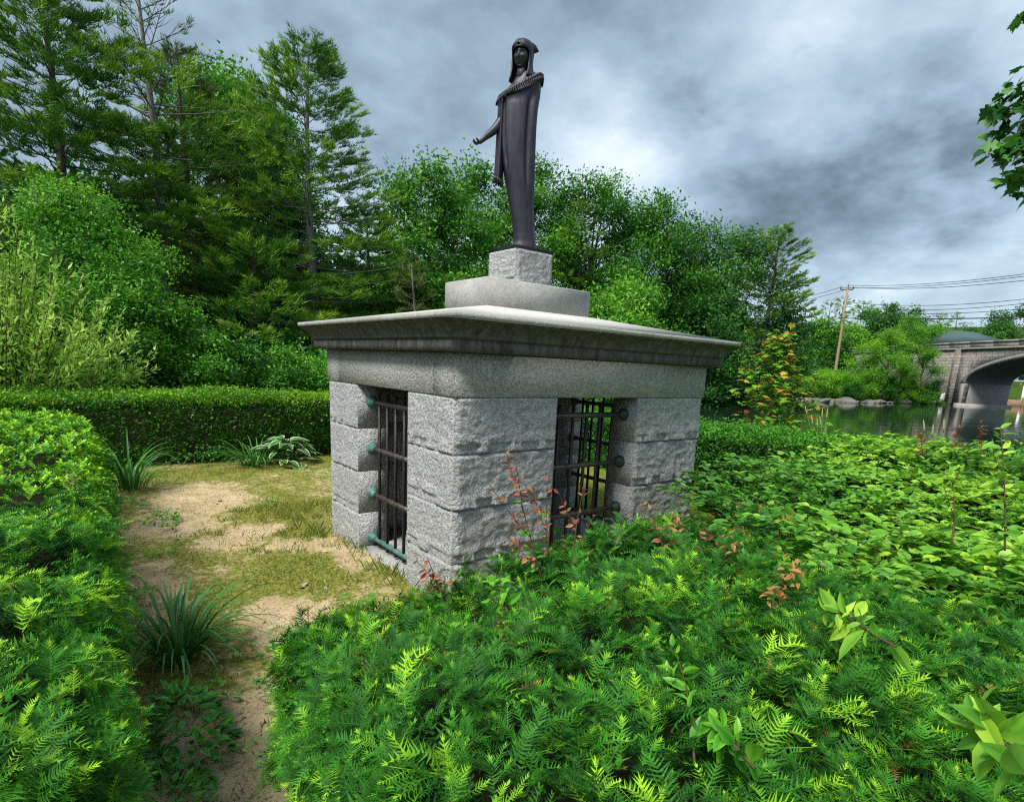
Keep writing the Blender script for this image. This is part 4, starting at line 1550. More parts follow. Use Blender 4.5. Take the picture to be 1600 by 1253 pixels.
leafy_mound('broad-leaved low plant under the left hedge in front of the strap-leaved clump', (-3.36, -1.8, 0),     .17, .40, .20, 300, .075, M['gloss'], tb=.25)
leafy_mound('tangle of small weeds at the foot of the left hedge nearest the camera', (-3.50, -2.45, 0), .16, .50, .20, 420, .045, M['gloss'], tb=.3)
leafy_mound('small leafy weed on the sand near the left hedge', (-2.95, 2.35, 0), .18, .14, .10, 60, .07, M['gloss'], 'lawn_weed')
leafy_mound('low weed patch on the sand beyond the leafy weed by the hedge', (-3.15, 3.3, 0), .16, .22, .12, 70, .06, M['gloss'], 'lawn_weed')
leafy_mound('small rosette weed on the mossy lawn before the strap-leaved clump', (-2.78, -1.25, 0), .09, .10, .05, 34, .05, M['gloss'], 'lawn_weed')
leafy_mound('low undergrowth of fine leaves along the foot of the back hedge', (-1.9, 5.75, 0), .6, .18, .32, 260, .06, M['lily'], 'leafy_plant')

WD = [((470, 880), 'tuft of coarse grass before the barred doorway'), ((262, 830), 'rosette of dark weeds on the sand left of the path'), ((400, 905), 'loose tuft of weeds in the middle of the mossy lawn'),
      ((300, 1010), 'leafy tuft right of the big strap-leaved clump'), ((345, 1090), 'flat weed by the bend of the sandy path'), ((430, 1075), 'small weed at the right edge of the sandy path'),
      ((420, 790), 'low weed beyond the bare sand'), ((250, 870), 'flat dark weed under the left hedge on the sand')]
for (u_, v_), lab in WD:
    q = onz(u_, v_, 0)
    leafy_mound(lab, (q[0], q[1], 0), random.uniform(.07, .13), random.uniform(.07, .13), .07, 34, .05, M['grass'] if 'grass' in lab or 'tuft' in lab else M['gloss'], 'lawn_weed', .2 if 'tuft' in lab else .4)

# ------------------------------------------------------------------ grass and litter
N = 150000
x = rng.uniform(-3.6, 5.0, N)
y = -3.2 + 9.4 * rng.random(N) ** .9
c = cover(x, y)
jit = (fbm(np.stack([x * 9, y * 9, x * 0], -1), 3, 3) - .5) * 1.6
inside = (np.abs(x) < 1.45) & (np.abs(y) < 1.18)
k = (rng.random(N) < np.clip((c + jit - .40) * 1.6, .05, 1)) & ~inside & ~((y < -2.5) & (x > -3.0)) & ((x < 0.3) | (rng.random(N) < .5))
x, y = x[k], y[k]
n = len(x)
bl = Proto()
bl.add([(-.5, 0, 0), (.5, 0, 0), (.32, .30, .62), (0, .62, 1.0)], [(0, 1, 2, 3)], [0, 0, .5, 1]).fin()
yaw = rng.random(n) * 2 * PI
hgt = np.where(np.hypot(x + 1.75, y - 1.6) < 1.0, .06, .030) * rng.uniform(.5, 1.6, n)
hgt = np.where((np.abs(np.abs(x) - 1.58) < .13) & (np.abs(y) < 1.5), .10 * rng.uniform(.4, 1.5, n), hgt)
wid = rng.uniform(.0035, .0075, n)
cs, sn = np.cos(yaw), np.sin(yaw)
R = np.zeros((n, 3, 3))
R[:, 0, 0], R[:, 1, 0] = cs * wid, sn * wid
R[:, 0, 1], R[:, 1, 1] = -sn * hgt, cs * hgt
R[:, 2, 2] = hgt
yel = np.clip((y - 1.0) / 2.0, 0, 1) * np.clip((5.2 - y) / 1.0, 0, 1) * (x < -.7)
tint = np.clip(.12 + .35 * rng.random(n) + .55 * yel * rng.random(n) + .5 * (rng.random(n) < .18), 0, 1)
b = MB()
b.scatter(bl, np.stack([x, y, np.full(n, -.004)], -1), R, 1.0, tint)
b.obj('grass', M['grass'], kind='stuff', label='thin mossy grass growing between patches of sand')

# dry litter and small stones on the sand
n = 4200
x = rng.uniform(-3.45, -.5, n)
y = rng.uniform(-3.3, 5.8, n)
k = ~((np.abs(x) < 1.5) & (np.abs(y) < 1.25))
x, y = x[k], y[k]
n = len(x)
lt = leaf_proto(1, .5, .2, -.2)
b = MB()
b.scatter(lt, np.stack([x, y, np.full(n, .006)], -1), rand_frames(n), rng.uniform(.008, .026, n), rng.random(n))
for _ in range(160):
    p = np.array([random.uniform(-3.4, -1.6), random.uniform(-3.0, 5.4), .006])
    a_ = random.uniform(0, 6.28)
    e = p + np.array([math.cos(a_), math.sin(a_), .05]) * random.uniform(.03, .14)
    b.tube([p, (p + e) / 2 + rng.normal(size=3) * .006, e], [.0018, .0016, .001], 4)
b.obj('fallen_leaves', M['dry'], kind='stuff', label='tiny dry leaves and twigs scattered on the sand')
b = MB()
n = 1500
x = rng.uniform(-3.45, -.9, n)
y = rng.uniform(-3.3, 5.5, n)
k = ~((np.abs(x) < 1.5) & (np.abs(y) < 1.25))
oc = Proto().add([(1, 0, 0), (0, 1, 0), (-1, 0, 0), (0, -1, 0), (0, 0, .7)], [(0, 1, 4), (1, 2, 4), (2, 3, 4), (3, 0, 4)]).fin()
x, y = x[k], y[k]
b.scatter(oc, np.stack([x, y, np.full(len(x), -.001)], -1), rand_frames(len(x)), rng.exponential(.0055, len(x)) + .002, .5)
M['pebble'] = simple('pebbles', (0.20, 0.16, 0.11), (0.42, 0.35, 0.25), 60)
b.obj('gravel', M['pebble'], kind='stuff', label='fine gravel specks on the bare sand')


# ------------------------------------------------------------------ trees
CLUMPS = [diamonds(15, .60, .20, .55, .66, .25) for _ in range(6)]
CLUMPS_S = [diamonds(16, .36, .095, .6, .6, .2) for _ in range(5)]
TUFTS = [pine_tuft(22, .50, .030) for _ in range(6)]
TUFTS_T = [pine_tuft(12, .40, .014) for _ in range(4)]


def trunk_part(T_, line, rad, mat, seg=9):
    b = MB()
    b.tube(line, rad, seg)
    return b.obj('trunk', mat, T_, smooth=True)


def pine(label, base, H, rad, seed_, mat=None, first=.12, nb=70, dens=1.0, lean=(0, 0), tufts=None, bark=None, power=.8, droop=0, keep=None, topbare=None, group='white pines on the far bank', upc=.25):
    r = np.random.default_rng(seed_)
    T_ = thing('pine_tree', label, 'tree', tuple(base), group)
    k = 14
    f = np.linspace(0, 1, k)
    line = np.stack([lean[0] * f + .12 * np.sin(f * 5 + seed_), lean[1] * f + .1 * np.cos(f * 4), H * f], -1)
    line[:, :2] -= line[0, :2]
    r0 = H * .014 + .05
    trunk_part(T_, line, r0 * (1 - f * .92) + .01, bark or M['bark'])
    br = MB()
    pos, D, U, S, T = [], [], [], [], []
    tufts = tufts or TUFTS
    for i in range(nb):
        h = first + (1 - first) * ((i + r.random()) / nb)
        az = i * 2.39996 + r.normal() * .3
        prof = np.clip((1 - h) / (1 - first), 0, 1) ** power
        prof = prof * (0.65 + .35 * np.clip((h - first) / .15, 0, 1))
        Lb = rad * prof * r.uniform(.72, 1.15) + .25
        el = -.10 + .75 * h ** 2 - droop + r.normal() * .08
        p0 = np.array([np.interp(h, f, line[:, 0]), np.interp(h, f, line[:, 1]), H * h])
        n_ = max(4, int(Lb / .30))
        t_ = np.linspace(0, 1, n_)
        out = np.array([math.cos(az), math.sin(az)])
        xy = out[None, :] * (Lb * t_)[:, None] * math.cos(el)
        zz_ = Lb * t_ * math.sin(el) + upc * Lb * .35 * t_ ** 2
        P_ = p0 + np.concatenate([xy, zz_[:, None]], 1)
        br.tube(P_, np.linspace(.010 + .006 * Lb, .004, n_), 4, cap=False)
        bare = topbare is not None and h > topbare
        if bare:
            # dead or thin twigs
            for q in range(int(5 + Lb * 3)):
                tt_ = r.uniform(.25, 1)
                pq = p0 + np.array([out[0] * Lb * tt_ * math.cos(el), out[1] * Lb * tt_ * math.cos(el), Lb * tt_ * math.sin(el) + upc * Lb * .35 * tt_ ** 2])
                sg = r.choice([-1, 1])
                dd_ = norm(np.array([out[0] - out[1] * sg * .9, out[1] + out[0] * sg * .9, .7 + r.normal() * .2]))
                ll = .5 * r.uniform(.5, 1.4) * (1.2 - tt_ * .5)
                br.tube([pq, pq + dd_ * ll * .5, pq + dd_ * ll + np.array([0, 0, .08])], [.012, .008, .003], 3, cap=False)
                if r.random() < .50:
                    pos.append(pq + dd_ * ll * .8); D.append(dd_); U.append([0, 0, 1.0]); S.append(r.uniform(.5, .8)); T.append(r.uniform(.2, .7))
            continue
        nt = int((7 + 14 * Lb) * dens)
        tt_ = r.uniform(.22, 1.0, nt) ** .75
        sg = r.choice([-1, 1], nt)
        # foliage lies in a flat fan along the bough
        off = r.random(nt) * (Lb * .30 + .22) * (1.15 - tt_) ** .6
        side = np.array([-out[1], out[0]])
        base_p = p0 + np.stack([out[0] * Lb * tt_ * math.cos(el) + side[0] * sg * off, out[1] * Lb * tt_ * math.cos(el) + side[1] * sg * off,
                                Lb * tt_ * math.sin(el) + upc * Lb * .35 * tt_ ** 2 + r.normal(size=nt) * .05 + .04], -1)
        dirs = norm(np.stack([out[0] + side[0] * sg * .8, out[1] + side[1] * sg * .8, np.full(nt, .15 + .4 * h)], -1) + r.normal(size=(nt, 3)) * .2)
        pos += list(base_p); D += list(dirs); U += [[0, 0, 1.0]] * nt
        S += list(r.uniform(.65, 1.15, nt) * (1 if rad > 2 else .8))
        T += list(np.clip(.24 + .42 * tt_ ** 2 + .36 * (r.random() - .5) + r.normal(size=nt) * .08, 0, 1))
    br.obj('branches', bark or M['bark'], T_, kind='stuff')
    pos, D, U, S, T = map(np.array, (pos, D, U, S, T))
    b = MB()
    scatter_many(b, tufts, pos, frames(D, U), S, T)
    b.obj('crown', mat or M['pine'], T_, kind='stuff')
    return T_


def broadleaf(label, base, H, rad, seed_, mat=None, n=2300, first=.25, clumps=None, sc=1.0, group='broad-leaved trees on the far bank', bark=None, lobes=13, name='broadleaf_tree', cat='tree', hollow=.55, tb=.3, lean=(0, 0), ztop=1.0):
    r = np.random.default_rng(seed_)
    T_ = thing(name, label, cat, tuple(base), group)
    f = np.linspace(0, 1, 9)
    line = np.stack([lean[0] * f + .15 * np.sin(f * 4 + seed_), lean[1] * f + .12 * np.cos(f * 3 + seed_), H * .8 * f], -1)
    line[:, :2] -= line[0, :2]
    trunk_part(T_, line, (H * .014 + .04) * (1 - .85 * f) + .01, bark or M['bark'])
    br = MB()
    cen = []
    for i in range(lobes):
        h = first + (ztop - first) * (i + .5) / lobes
        az = i * 2.39996 + r.random()
        prof = math.sin(PI * min(1, max(.06, (h - first * .55) / (1.06 - first * .55))) ** .8) ** .7
        rr = rad * prof * r.uniform(.35, .88)
        lr = rad * r.uniform(.30, .50) * (.7 + .3 * prof)
        c = np.array([math.cos(az) * rr + lean[0] * h, math.sin(az) * rr + lean[1] * h, H * h - lr * .35])
        cen.append((c, lr))
        s_ = np.array([np.interp(h * .7, f * .8, line[:, 0]), np.interp(h * .7, f * .8, line[:, 1]), H * h * .62])
        mid = (s_ + c) / 2 + np.array([0, 0, -.1 * lr])
        br.tube([s_, mid, c], [.03 + H * .004, .02 + H * .002, .012], 5, cap=False)
        for q in range(9):
            d = norm(r.normal(size=3) + np.array([0, 0, .5]))
            br.tube([c * .7 + mid * .3, c + d * lr * .5, c + d * lr * .95], [.016, .010, .004], 3, cap=False)
    br.obj('branches', bark or M['bark'], T_, kind='stuff')
    w_ = np.array([lr ** 2 for _, lr in cen])
    w_ /= w_.sum()
    which = r.choice(len(cen), n, p=w_)
    d = norm(r.normal(size=(n, 3)) * np.array([1, 1, .85]) + np.array([0, 0, .25]))
    lump = .55 + .95 * fbm(d * 2.4 + which[:, None] * 3.7, seed_, 3)
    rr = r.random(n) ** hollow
    C_ = np.array([c for c, _ in cen])[which]
    Lr = np.array([lr for _, lr in cen])[which]
    pos = C_ + d * (Lr * rr * lump)[:, None] * np.array([1, 1, .78])
    lt_ = np.array([r.normal() * .12 for _ in cen])[which]
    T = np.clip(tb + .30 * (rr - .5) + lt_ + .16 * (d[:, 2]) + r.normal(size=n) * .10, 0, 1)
    b = MB()
    dd_ = norm(d * .6 + r.normal(size=(n, 3)) * .5)
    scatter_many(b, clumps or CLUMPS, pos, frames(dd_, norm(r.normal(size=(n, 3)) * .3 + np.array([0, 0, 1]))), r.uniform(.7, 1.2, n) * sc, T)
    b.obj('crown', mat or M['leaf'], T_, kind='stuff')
    return T_


def gz(p):
    return float(height(np.array([p[0]]), np.array([p[1]]))[0])


def place(u, vtop, dist):
    """foot and height of a tree whose tip shows at (u, vtop) at a horizontal distance"""
    p = at(u, vtop, dist)
    z = gz(p)
    return (p[0], p[1], z - .05), p[2] - z


# pines, left to right
def pn(label, u, v, dist, rad, seed_, extra=0, **kw):
    bs, H = place(u, v, dist)
    pine(label, bs, H + extra, rad, seed_, **kw)


pn('tall dark pine at the left edge, its top out of view', 45, -75, 24, 3.7, 11, nb=88, dens=1.0, power=.55, first=.2)
pn('thin-topped pine with bare upper branches behind the light green maple', 212, -60, 26, 4.6, 12, nb=74, dens=.95, power=.60, first=.22, topbare=.66, bark=M['greybark'])
pn('olive-tinged small pine between the bare-topped pine and the big central pine', 282, 85, 29, 2.9, 13, nb=64, mat=M['pine2'], power=.7, dens=.9)
pn('big full pine with pointed crown left of the statue', 483, 78, 27, 4.9, 14, nb=104, dens=.95, power=.66, first=.12, bark=M['greybark'])
pn('dark low-boughed pine under the big pines behind the back hedge', 395, 395, 24, 4.0, 15, nb=44, power=.55, first=.05, dens=1.15)
pn('layered dark pine at the right end of the wood near the utility pole', 1213, 362, 46, 4.3, 16, nb=90, power=.55, first=.05, dens=.9)
pn('grey-green pine half hidden behind the statue base', 905, 322, 40, 3.4, 17, nb=66, power=.7, first=.1, dens=.8)
pn('slender young pine just left of the stone plinth', 640, 418, 21, .9, 18, nb=34, power=.8, first=.1, dens=1.0, mat=M['pine2'], bark=M['greybark'])
pn('short pine filling the gap beside the big central pine', 575, 330, 30, 2.6, 19, nb=46, power=.6, first=.08, dens=.9)


def bt(label, u, v, dist, rad, seed_, **kw):
    bs, H = place(u, v, dist)
    if dist > 29:
        rad *= 1.22
        kw['lobes'] = int(kw.get('lobes', 13) * 1.35)
        kw['n'] = int(kw['n'] * .95)
    return broadleaf(label, bs, H, rad, seed_, **kw)


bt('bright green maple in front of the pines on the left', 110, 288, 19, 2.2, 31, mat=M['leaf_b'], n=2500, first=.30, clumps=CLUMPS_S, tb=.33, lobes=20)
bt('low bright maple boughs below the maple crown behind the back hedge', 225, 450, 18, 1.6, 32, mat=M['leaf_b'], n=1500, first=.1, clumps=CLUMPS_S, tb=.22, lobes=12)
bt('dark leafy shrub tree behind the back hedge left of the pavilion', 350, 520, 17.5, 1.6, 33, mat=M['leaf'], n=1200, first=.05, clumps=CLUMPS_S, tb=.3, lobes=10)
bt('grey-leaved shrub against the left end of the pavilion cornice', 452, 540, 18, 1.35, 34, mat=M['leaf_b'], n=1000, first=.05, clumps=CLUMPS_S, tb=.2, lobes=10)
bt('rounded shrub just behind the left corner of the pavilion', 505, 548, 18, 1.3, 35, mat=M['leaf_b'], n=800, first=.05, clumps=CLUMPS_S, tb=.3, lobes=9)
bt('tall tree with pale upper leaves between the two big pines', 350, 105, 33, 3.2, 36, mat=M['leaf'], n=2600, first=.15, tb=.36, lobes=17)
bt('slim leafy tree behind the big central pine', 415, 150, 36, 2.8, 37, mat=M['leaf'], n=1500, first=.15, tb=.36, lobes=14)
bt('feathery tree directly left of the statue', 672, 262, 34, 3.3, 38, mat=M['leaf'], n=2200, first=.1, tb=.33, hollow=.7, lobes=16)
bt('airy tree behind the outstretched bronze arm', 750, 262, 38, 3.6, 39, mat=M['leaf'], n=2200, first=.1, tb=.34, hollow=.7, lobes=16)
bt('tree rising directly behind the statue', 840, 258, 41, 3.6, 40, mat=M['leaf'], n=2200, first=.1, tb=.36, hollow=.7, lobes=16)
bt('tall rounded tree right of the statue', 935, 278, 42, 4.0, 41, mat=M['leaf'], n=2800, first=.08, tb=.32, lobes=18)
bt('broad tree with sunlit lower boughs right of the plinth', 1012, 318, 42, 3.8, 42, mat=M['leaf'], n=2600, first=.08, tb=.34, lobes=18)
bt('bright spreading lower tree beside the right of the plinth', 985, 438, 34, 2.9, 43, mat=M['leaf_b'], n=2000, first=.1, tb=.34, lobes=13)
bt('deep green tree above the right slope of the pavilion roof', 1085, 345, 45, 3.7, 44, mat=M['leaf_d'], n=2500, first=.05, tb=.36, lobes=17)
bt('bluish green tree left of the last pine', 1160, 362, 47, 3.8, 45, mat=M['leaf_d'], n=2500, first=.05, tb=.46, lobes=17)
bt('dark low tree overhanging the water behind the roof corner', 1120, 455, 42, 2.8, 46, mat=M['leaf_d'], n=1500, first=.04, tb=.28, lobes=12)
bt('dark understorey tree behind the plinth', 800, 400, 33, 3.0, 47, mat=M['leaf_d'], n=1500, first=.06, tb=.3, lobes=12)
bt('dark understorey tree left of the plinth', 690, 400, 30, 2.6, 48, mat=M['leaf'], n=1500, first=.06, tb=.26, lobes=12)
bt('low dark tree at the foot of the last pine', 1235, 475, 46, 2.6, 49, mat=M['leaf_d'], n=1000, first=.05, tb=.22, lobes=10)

# low thicket along the far waterline, and the deep wood behind the first trees
def thicket(name, label, path, n, wid, h, mat, tb, seed_, clumps=None, sc=1.0):
    r = np.random.default_rng(seed_)
    path = np.array(path, float)
    seg = np.linalg.norm(np.diff(path, axis=0), axis=1)
    cum = np.concatenate([[0], np.cumsum(seg)])
    s_ = r.random(n) * cum[-1]
    x = np.interp(s_, cum, path[:, 0]); y = np.interp(s_, cum, path[:, 1])
    dx = np.gradient(path[:, 0], cum); dy = np.gradient(path[:, 1], cum)
    nx, ny = -np.interp(s_, cum, dy), np.interp(s_, cum, dx)
    o = r.random(n)
    x = x + nx * o * wid; y = y + ny * o * wid
    hh = h * (.45 + .9 * fbm(np.stack([x * .35, y * .35, x * 0], -1), seed_, 3)) * (.4 + .6 * np.sin(PI * np.clip(o * .8 + .12, 0, 1)))
    z = height(x, y) + hh * r.random(n) ** .6
    P = np.stack([x, y, z], -1)
    b = MB()
    T = np.clip(tb + .5 * (fbm(P * .5, seed_ + 3, 3) - .5) + r.normal(size=n) * .10, 0, 1)
    scatter_many(b, clumps or CLUMPS, P, rand_frames(n), r.uniform(.8, 1.4, n) * sc, T)
    return b.obj(name, mat, kind='stuff', label=label)


thicket('undergrowth', 'dark thicket under the trees along the far waterline', [(-26, 9.8), (-5, 12.2), (8, 16.2), (22, 22.8), (41, 25.4), (46, 24.2)], 6000, 3.5, 2.6, M['leaf_d'], .22, 61, sc=1.1)
thicket('distant_woods', 'deep shaded wood behind the first row of trees', [(-45, 22), (-8, 25), (8, 30), (24, 38), (45, 44), (60, 46)], 5200, 8.0, 7.0, M['leaf_d'], .15, 62, sc=2.4)

# light green willow shrub behind the left hedge
Wl = thing('willow_shrub', 'tall pale yellow-green willow shrub behind the left hedge', 'shrub', (-5.0, 6.9, 0))
b, st_ = MB(), MB()
wl = Proto().add([(0, .05, 0), (.45, .13, .02), (1, 0, -.1), (.45, -.13, .02)], [(0, 1, 2, 3)], 0).fin()
pos, D, U, S, T = [], [], [], [], []
for i in range(260):
    a_ = random.uniform(0, 2 * PI)
    sp = random.random() ** .7
    foot = np.array([-4.6 + .7 * math.cos(a_) * sp, 7.8 + .4 * math.sin(a_) * sp, 0])
    hgt_ = (4.4 - 1.9 * sp) * random.uniform(.5, 1)
    tip = foot + np.array([math.cos(a_) * 1.75 * sp, math.sin(a_) * 1.3 * sp, hgt_])
    q = np.array([foot, foot * .55 + tip * .45 + np.array([0, 0, .25]), tip])
    tt_ = np.linspace(0, 1, 9)
    ln = (1 - tt_)[:, None] ** 2 * q[0] + 2 * ((1 - tt_) * tt_)[:, None] * q[1] + tt_[:, None] ** 2 * q[2]
    st_.tube(ln - np.array(Wl.location), np.linspace(.014, .003, 9), 4, cap=False)
    for k in range(95):
        f_ = random.uniform(.22, 1)
        p = np.array([np.interp(f_, tt_, ln[:, j]) for j in range(3)]) + rng.normal(size=3) * .08 * (1.3 - f_)
        d = norm(ln[-1] - ln[4]) * .8 + rng.normal(size=3) * .6
        pos.append(p); D.append(norm(d)); U.append(norm(rng.normal(size=3) + np.array([0, 0, .6]))); S.append(random.uniform(.08, .15)); T.append(min(1, max(0, .38 + .5 * f_ ** 3 + random.gauss(0, .15))))
b.scatter(wl, np.array(pos) - np.array(Wl.location), frames(np.array(D), np.array(U)), np.array(S), np.array(T))
b.obj('leaf_foliage', M['willow'], Wl, kind='stuff')
st_.obj('stems', M['stem'], Wl, kind='stuff')


# ------------------------------------------------------------------ young maple with orange tips beyond the right hedge
mp = maple_proto(1.0)


def maple_bush(label, base, H, spread, nbr, lsize, seed_, name='maple_sapling'):
    r = np.random.default_rng(seed_)
    base = np.array(base)
    o = thing(name, label, 'tree', tuple(base))
    b = MB()
    b.tube([(0, 0, 0), (.02, .03, H * .35), (0, .01, H * .75), (0.02, 0, H * .93)], [.022, .017, .010, .004], 7)
    b.obj('trunk', M['stem'], o, smooth=True)
    br = MB()
    pos, D, S, T, kind_ = [], [], [], [], []
    for i in range(nbr):
        h = .12 + .86 * i / nbr
        az = i * 2.4 + r.normal() * .4
        Lb = spread * (1 - .72 * h) * r.uniform(.7, 1.2)
        p0 = np.array([0, 0, H * h * .92])
        el = .35 + .75 * h
        d = np.array([math.cos(az) * math.cos(el), math.sin(az) * math.cos(el), math.sin(el)])
        br.tube([p0, p0 + d * Lb * .5, p0 + d * Lb], [.008, .005, .002], 4, cap=False)
        for k in range(int(8 + Lb * 11)):
            f_ = r.uniform(.15, 1) ** .8
            p = p0 + d * Lb * f_ + r.normal(size=3) * .05
            pos.append(p); D.append(norm(np.array([math.cos(az), math.sin(az), -.25]) * .7 + r.normal(size=3) * np.array([.7, .7, .25])))
            S.append(lsize * r.uniform(.7, 1.1))
            outer = f_ > .80 and h > .25
            kind_.append(2 if (outer and r.random() < .75) else 0)
            T.append(np.clip(.35 + .35 * f_ * h + r.normal() * .12, 0, 1))
    br.obj('branches', M['stem'], o, kind='stuff')
    pos, D, S, T, kind_ = map(np.array, (pos, D, S, T, kind_))
    R = frames(D, norm(r.normal(size=D.shape) * .25 + np.array([0, 0, 1])))
    for kk, mt in ((0, M['sumac']), (2, M['orange'])):
        s_ = kind_ == kk
        TT = T[s_] if kk == 0 else np.clip(r.random(s_.sum()) * 1.1, 0, 1)
        pw = pos[s_] + base
        rest = leaf_objects(o, mp, pw, R[s_], S[s_], TT, mt, 150)
        if rest.any():
            b = MB()
            b.scatter(mp, pos[s_][rest], R[s_][rest], S[s_][rest], TT[rest])
            b.obj('leaf_foliage' if kk == 0 else 'tip_foliage', mt, o, kind='stuff')


p = at(1222, 515, 11.8)
maple_bush('young maple with orange-tipped leaves rising above the dark hedge by the water', (p[0], p[1], 0), p[2], 1.15, 64, .125, 71)

# large maple whose bough hangs into the top right corner
tb_ = np.array([5.6, -6.6, 0.0])
Mt = thing('maple_tree', 'dark maple bough hanging into the top right corner of the view', 'tree', tuple(tb_))
b = MB()
b.tube([(0, 0, 0), (.05, .02, 2), (-.1, .05, 4.2), (0, 0, 6.5)], [.22, .18, .14, .08], 12)
b.obj('trunk', M['bark'], Mt, smooth=True)
br = MB()
pos, D, S, T = [], [], [], []
for (u1, v1, n_) in [(1545, 175, 26), (1540, 235, 30), (1570, 280, 26), (1560, 140, 20), (1590, 215, 44), (1600, 260, 30), (1625, 170, 50), (1585, 45, 9), (1610, 20, 24), (1640, 230, 60), (1650, 80, 50), (1660, 300, 20)]:
    e = at(u1 + 22, v1, 5.4) - tb_
    s_ = np.array([-.3, .25, 4.6]) if v1 > 100 else np.array([-.2, .1, 5.3])
    mid = s_ * .4 + e * .6 + np.array([0, 0, .35])
    q = np.array([s_, mid, e])
    tt_ = np.linspace(0, 1, 12)
    ln = (1 - tt_)[:, None] ** 2 * q[0] + 2 * ((1 - tt_) * tt_)[:, None] * q[1] + tt_[:, None] ** 2 * q[2]
    br.tube(ln, np.linspace(.03, .004, 12), 5, cap=False)
    for k in range(n_ * 5):
        f_ = 1 - .22 * random.random() ** 1.2
        p = np.array([np.interp(f_, tt_, ln[:, j]) for j in range(3)]) + rng.normal(size=3) * np.array([.06, .06, .06])
        pos.append(p); D.append(norm(norm(e - mid) * .8 + rng.normal(size=3) * np.array([.6, .6, .4]) + np.array([0, 0, -.35]))); S.append(random.uniform(.06, .115)); T.append(random.uniform(.15, .8))
br.obj('branches', M['bark'], Mt, kind='stuff')
pos = np.array(pos) + tb_
R = frames(np.array(D), norm(rng.normal(size=(len(D), 3)) * .35 + np.array([0, 0, 1])))
rest = leaf_objects(Mt, mp, pos, R, np.array(S), np.array(T), M['leaf_d'], 300)
b = MB()
b.scatter(mp, pos[rest] - tb_, R[rest], np.array(S)[rest], np.array(T)[rest])
# the rest of the crown, above and to the right of the view
nn = 2600
cc = np.array([(1.2, -.8, 7.0), (-.6, -1.6, 6.6), (2.2, .6, 6.4), (.4, .6, 8.2)])[rng.integers(4, size=nn)]
pp_ = cc + norm(rng.normal(size=(nn, 3))) * (rng.random((nn, 1)) ** .4) * 1.9
pw = pp_ + tb_
dv = pw - CAM
zc = dv @ CF
uu = CX + FPX * (dv @ CR) / np.maximum(zc, .1)
kk_ = (uu > 1660) | (zc < .2)
b.scatter(mp, pp_[kk_], rand_frames(int(kk_.sum())), .16, rng.random(int(kk_.sum())) * .4)
b.obj('leaf_foliage', M['leaf_d'], Mt, kind='stuff')

# grass seed heads above the right hedge
Sg = thing('seeding_grass', 'pale seeding grass stalks above the dark hedge right of the young maple', 'grass', tuple(at(1262, 700, 10.5)))
b0 = np.array(Sg.location)
for i, (u1, v1, u0, v0) in enumerate([(1258, 635, 1268, 675), (1268, 650, 1272, 680), (1285, 640, 1283, 680), (1293, 640, 1288, 678), (1281, 652, 1286, 690), (1277, 655, 1278, 690), (1443, 658, 1446, 690), (1458, 665, 1456, 690), (1475, 657, 1474, 685)]):
    ds = 10.5 if u1 < 1400 else 9.5
    e, s_ = at(u1, v1, ds), at(u0, v0, ds)
    s_ = s_ - (e - s_) * .4
    b = MB()
    b.tube(np.array([s_, (s_ + e) / 2, e]) - b0, [.003, .003, .0015], 4)
    stk = b.obj('stalk', M['seed'], Sg)
    b = MB()
    d = norm(e - s_)
    b.tube(np.array([e - d * .16, e - d * .10, e - d * .03, e + d * .02]) - b0, [.004, .011, .009, .002], 6)
    b.obj('seed_head', M['seed'], stk, smooth=True)

# ------------------------------------------------------------------ far bank: bridge, pole, rocks, shrubs, house
m, t = newmat('bridge_masonry')
v = t.n('ShaderNodeTexCoord').outputs['Object']
sp_ = t.n('ShaderNodeSeparateXYZ')
t.t.links.new(v, sp_.inputs[0])
cb = t.n('ShaderNodeCombineXYZ')
t.t.links.new(sp_.outputs[0], cb.inputs[0])
t.t.links.new(sp_.outputs[2], cb.inputs[1])
bk = t.n('ShaderNodeTexBrick')
bv = t.vmath('ADD', cb.outputs[0], t.vmath('SCALE', t.n('ShaderNodeTexNoise').outputs['Color'], scale=.25))
t.t.links.new(cb.outputs[0], bk.inputs['Vector'])
bk.inputs['Scale'].default_value = 1.0
bk.inputs['Brick Width'].default_value = .75
bk.inputs['Row Height'].default_value = .34
bk.inputs['Mortar Size'].default_value = .028
bk.inputs['Bias'].default_value = 0
bk.offset = .43
bk.squash = .7
bk.squash_frequency = 3
bk.inputs['Color1'].default_value = (0.14, 0.13, 0.115, 1)
bk.inputs['Color2'].default_value = (0.36, 0.33, 0.285, 1)
bk.inputs['Mortar'].default_value = (0.05, 0.05, 0.048, 1)
nn_ = t.noise(v, 3.0, 5, .65)
colb = t.mix(.55, bk.outputs['Color'], t.ramp(nn_, [(0.3, (0.09, 0.088, 0.085)), (0.7, (0.34, 0.31, 0.27))]), 'MIX')
hb = t.math('ADD', t.math('MULTIPLY', bk.outputs['Fac'], -1.0), t.math('MULTIPLY', nn_, .8))
M['masonry'] = finish(m, t, colb, .95, hb, .8, .08, spec=.15)
M['concrete'] = granite('bridge_concrete', (0.20, 0.20, 0.195), (0.34, 0.335, 0.32), dark=(0.10, 0.10, 0.10), stain=.4, streak=1, bstr=.1)
M['coping'] = simple('coping_stone', (0.22, 0.21, 0.18), (0.36, 0.34, 0.30), 2.0, .9, .3)
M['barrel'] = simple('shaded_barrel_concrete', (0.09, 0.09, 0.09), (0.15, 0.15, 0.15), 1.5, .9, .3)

BR = thing('stone_bridge', 'long stone arch bridge with pale parapet at the right across the water', 'bridge', (BA[0], BA[1], 0))
BR.rotation_euler = (0, 0, math.atan2(BD[1], BD[0]))
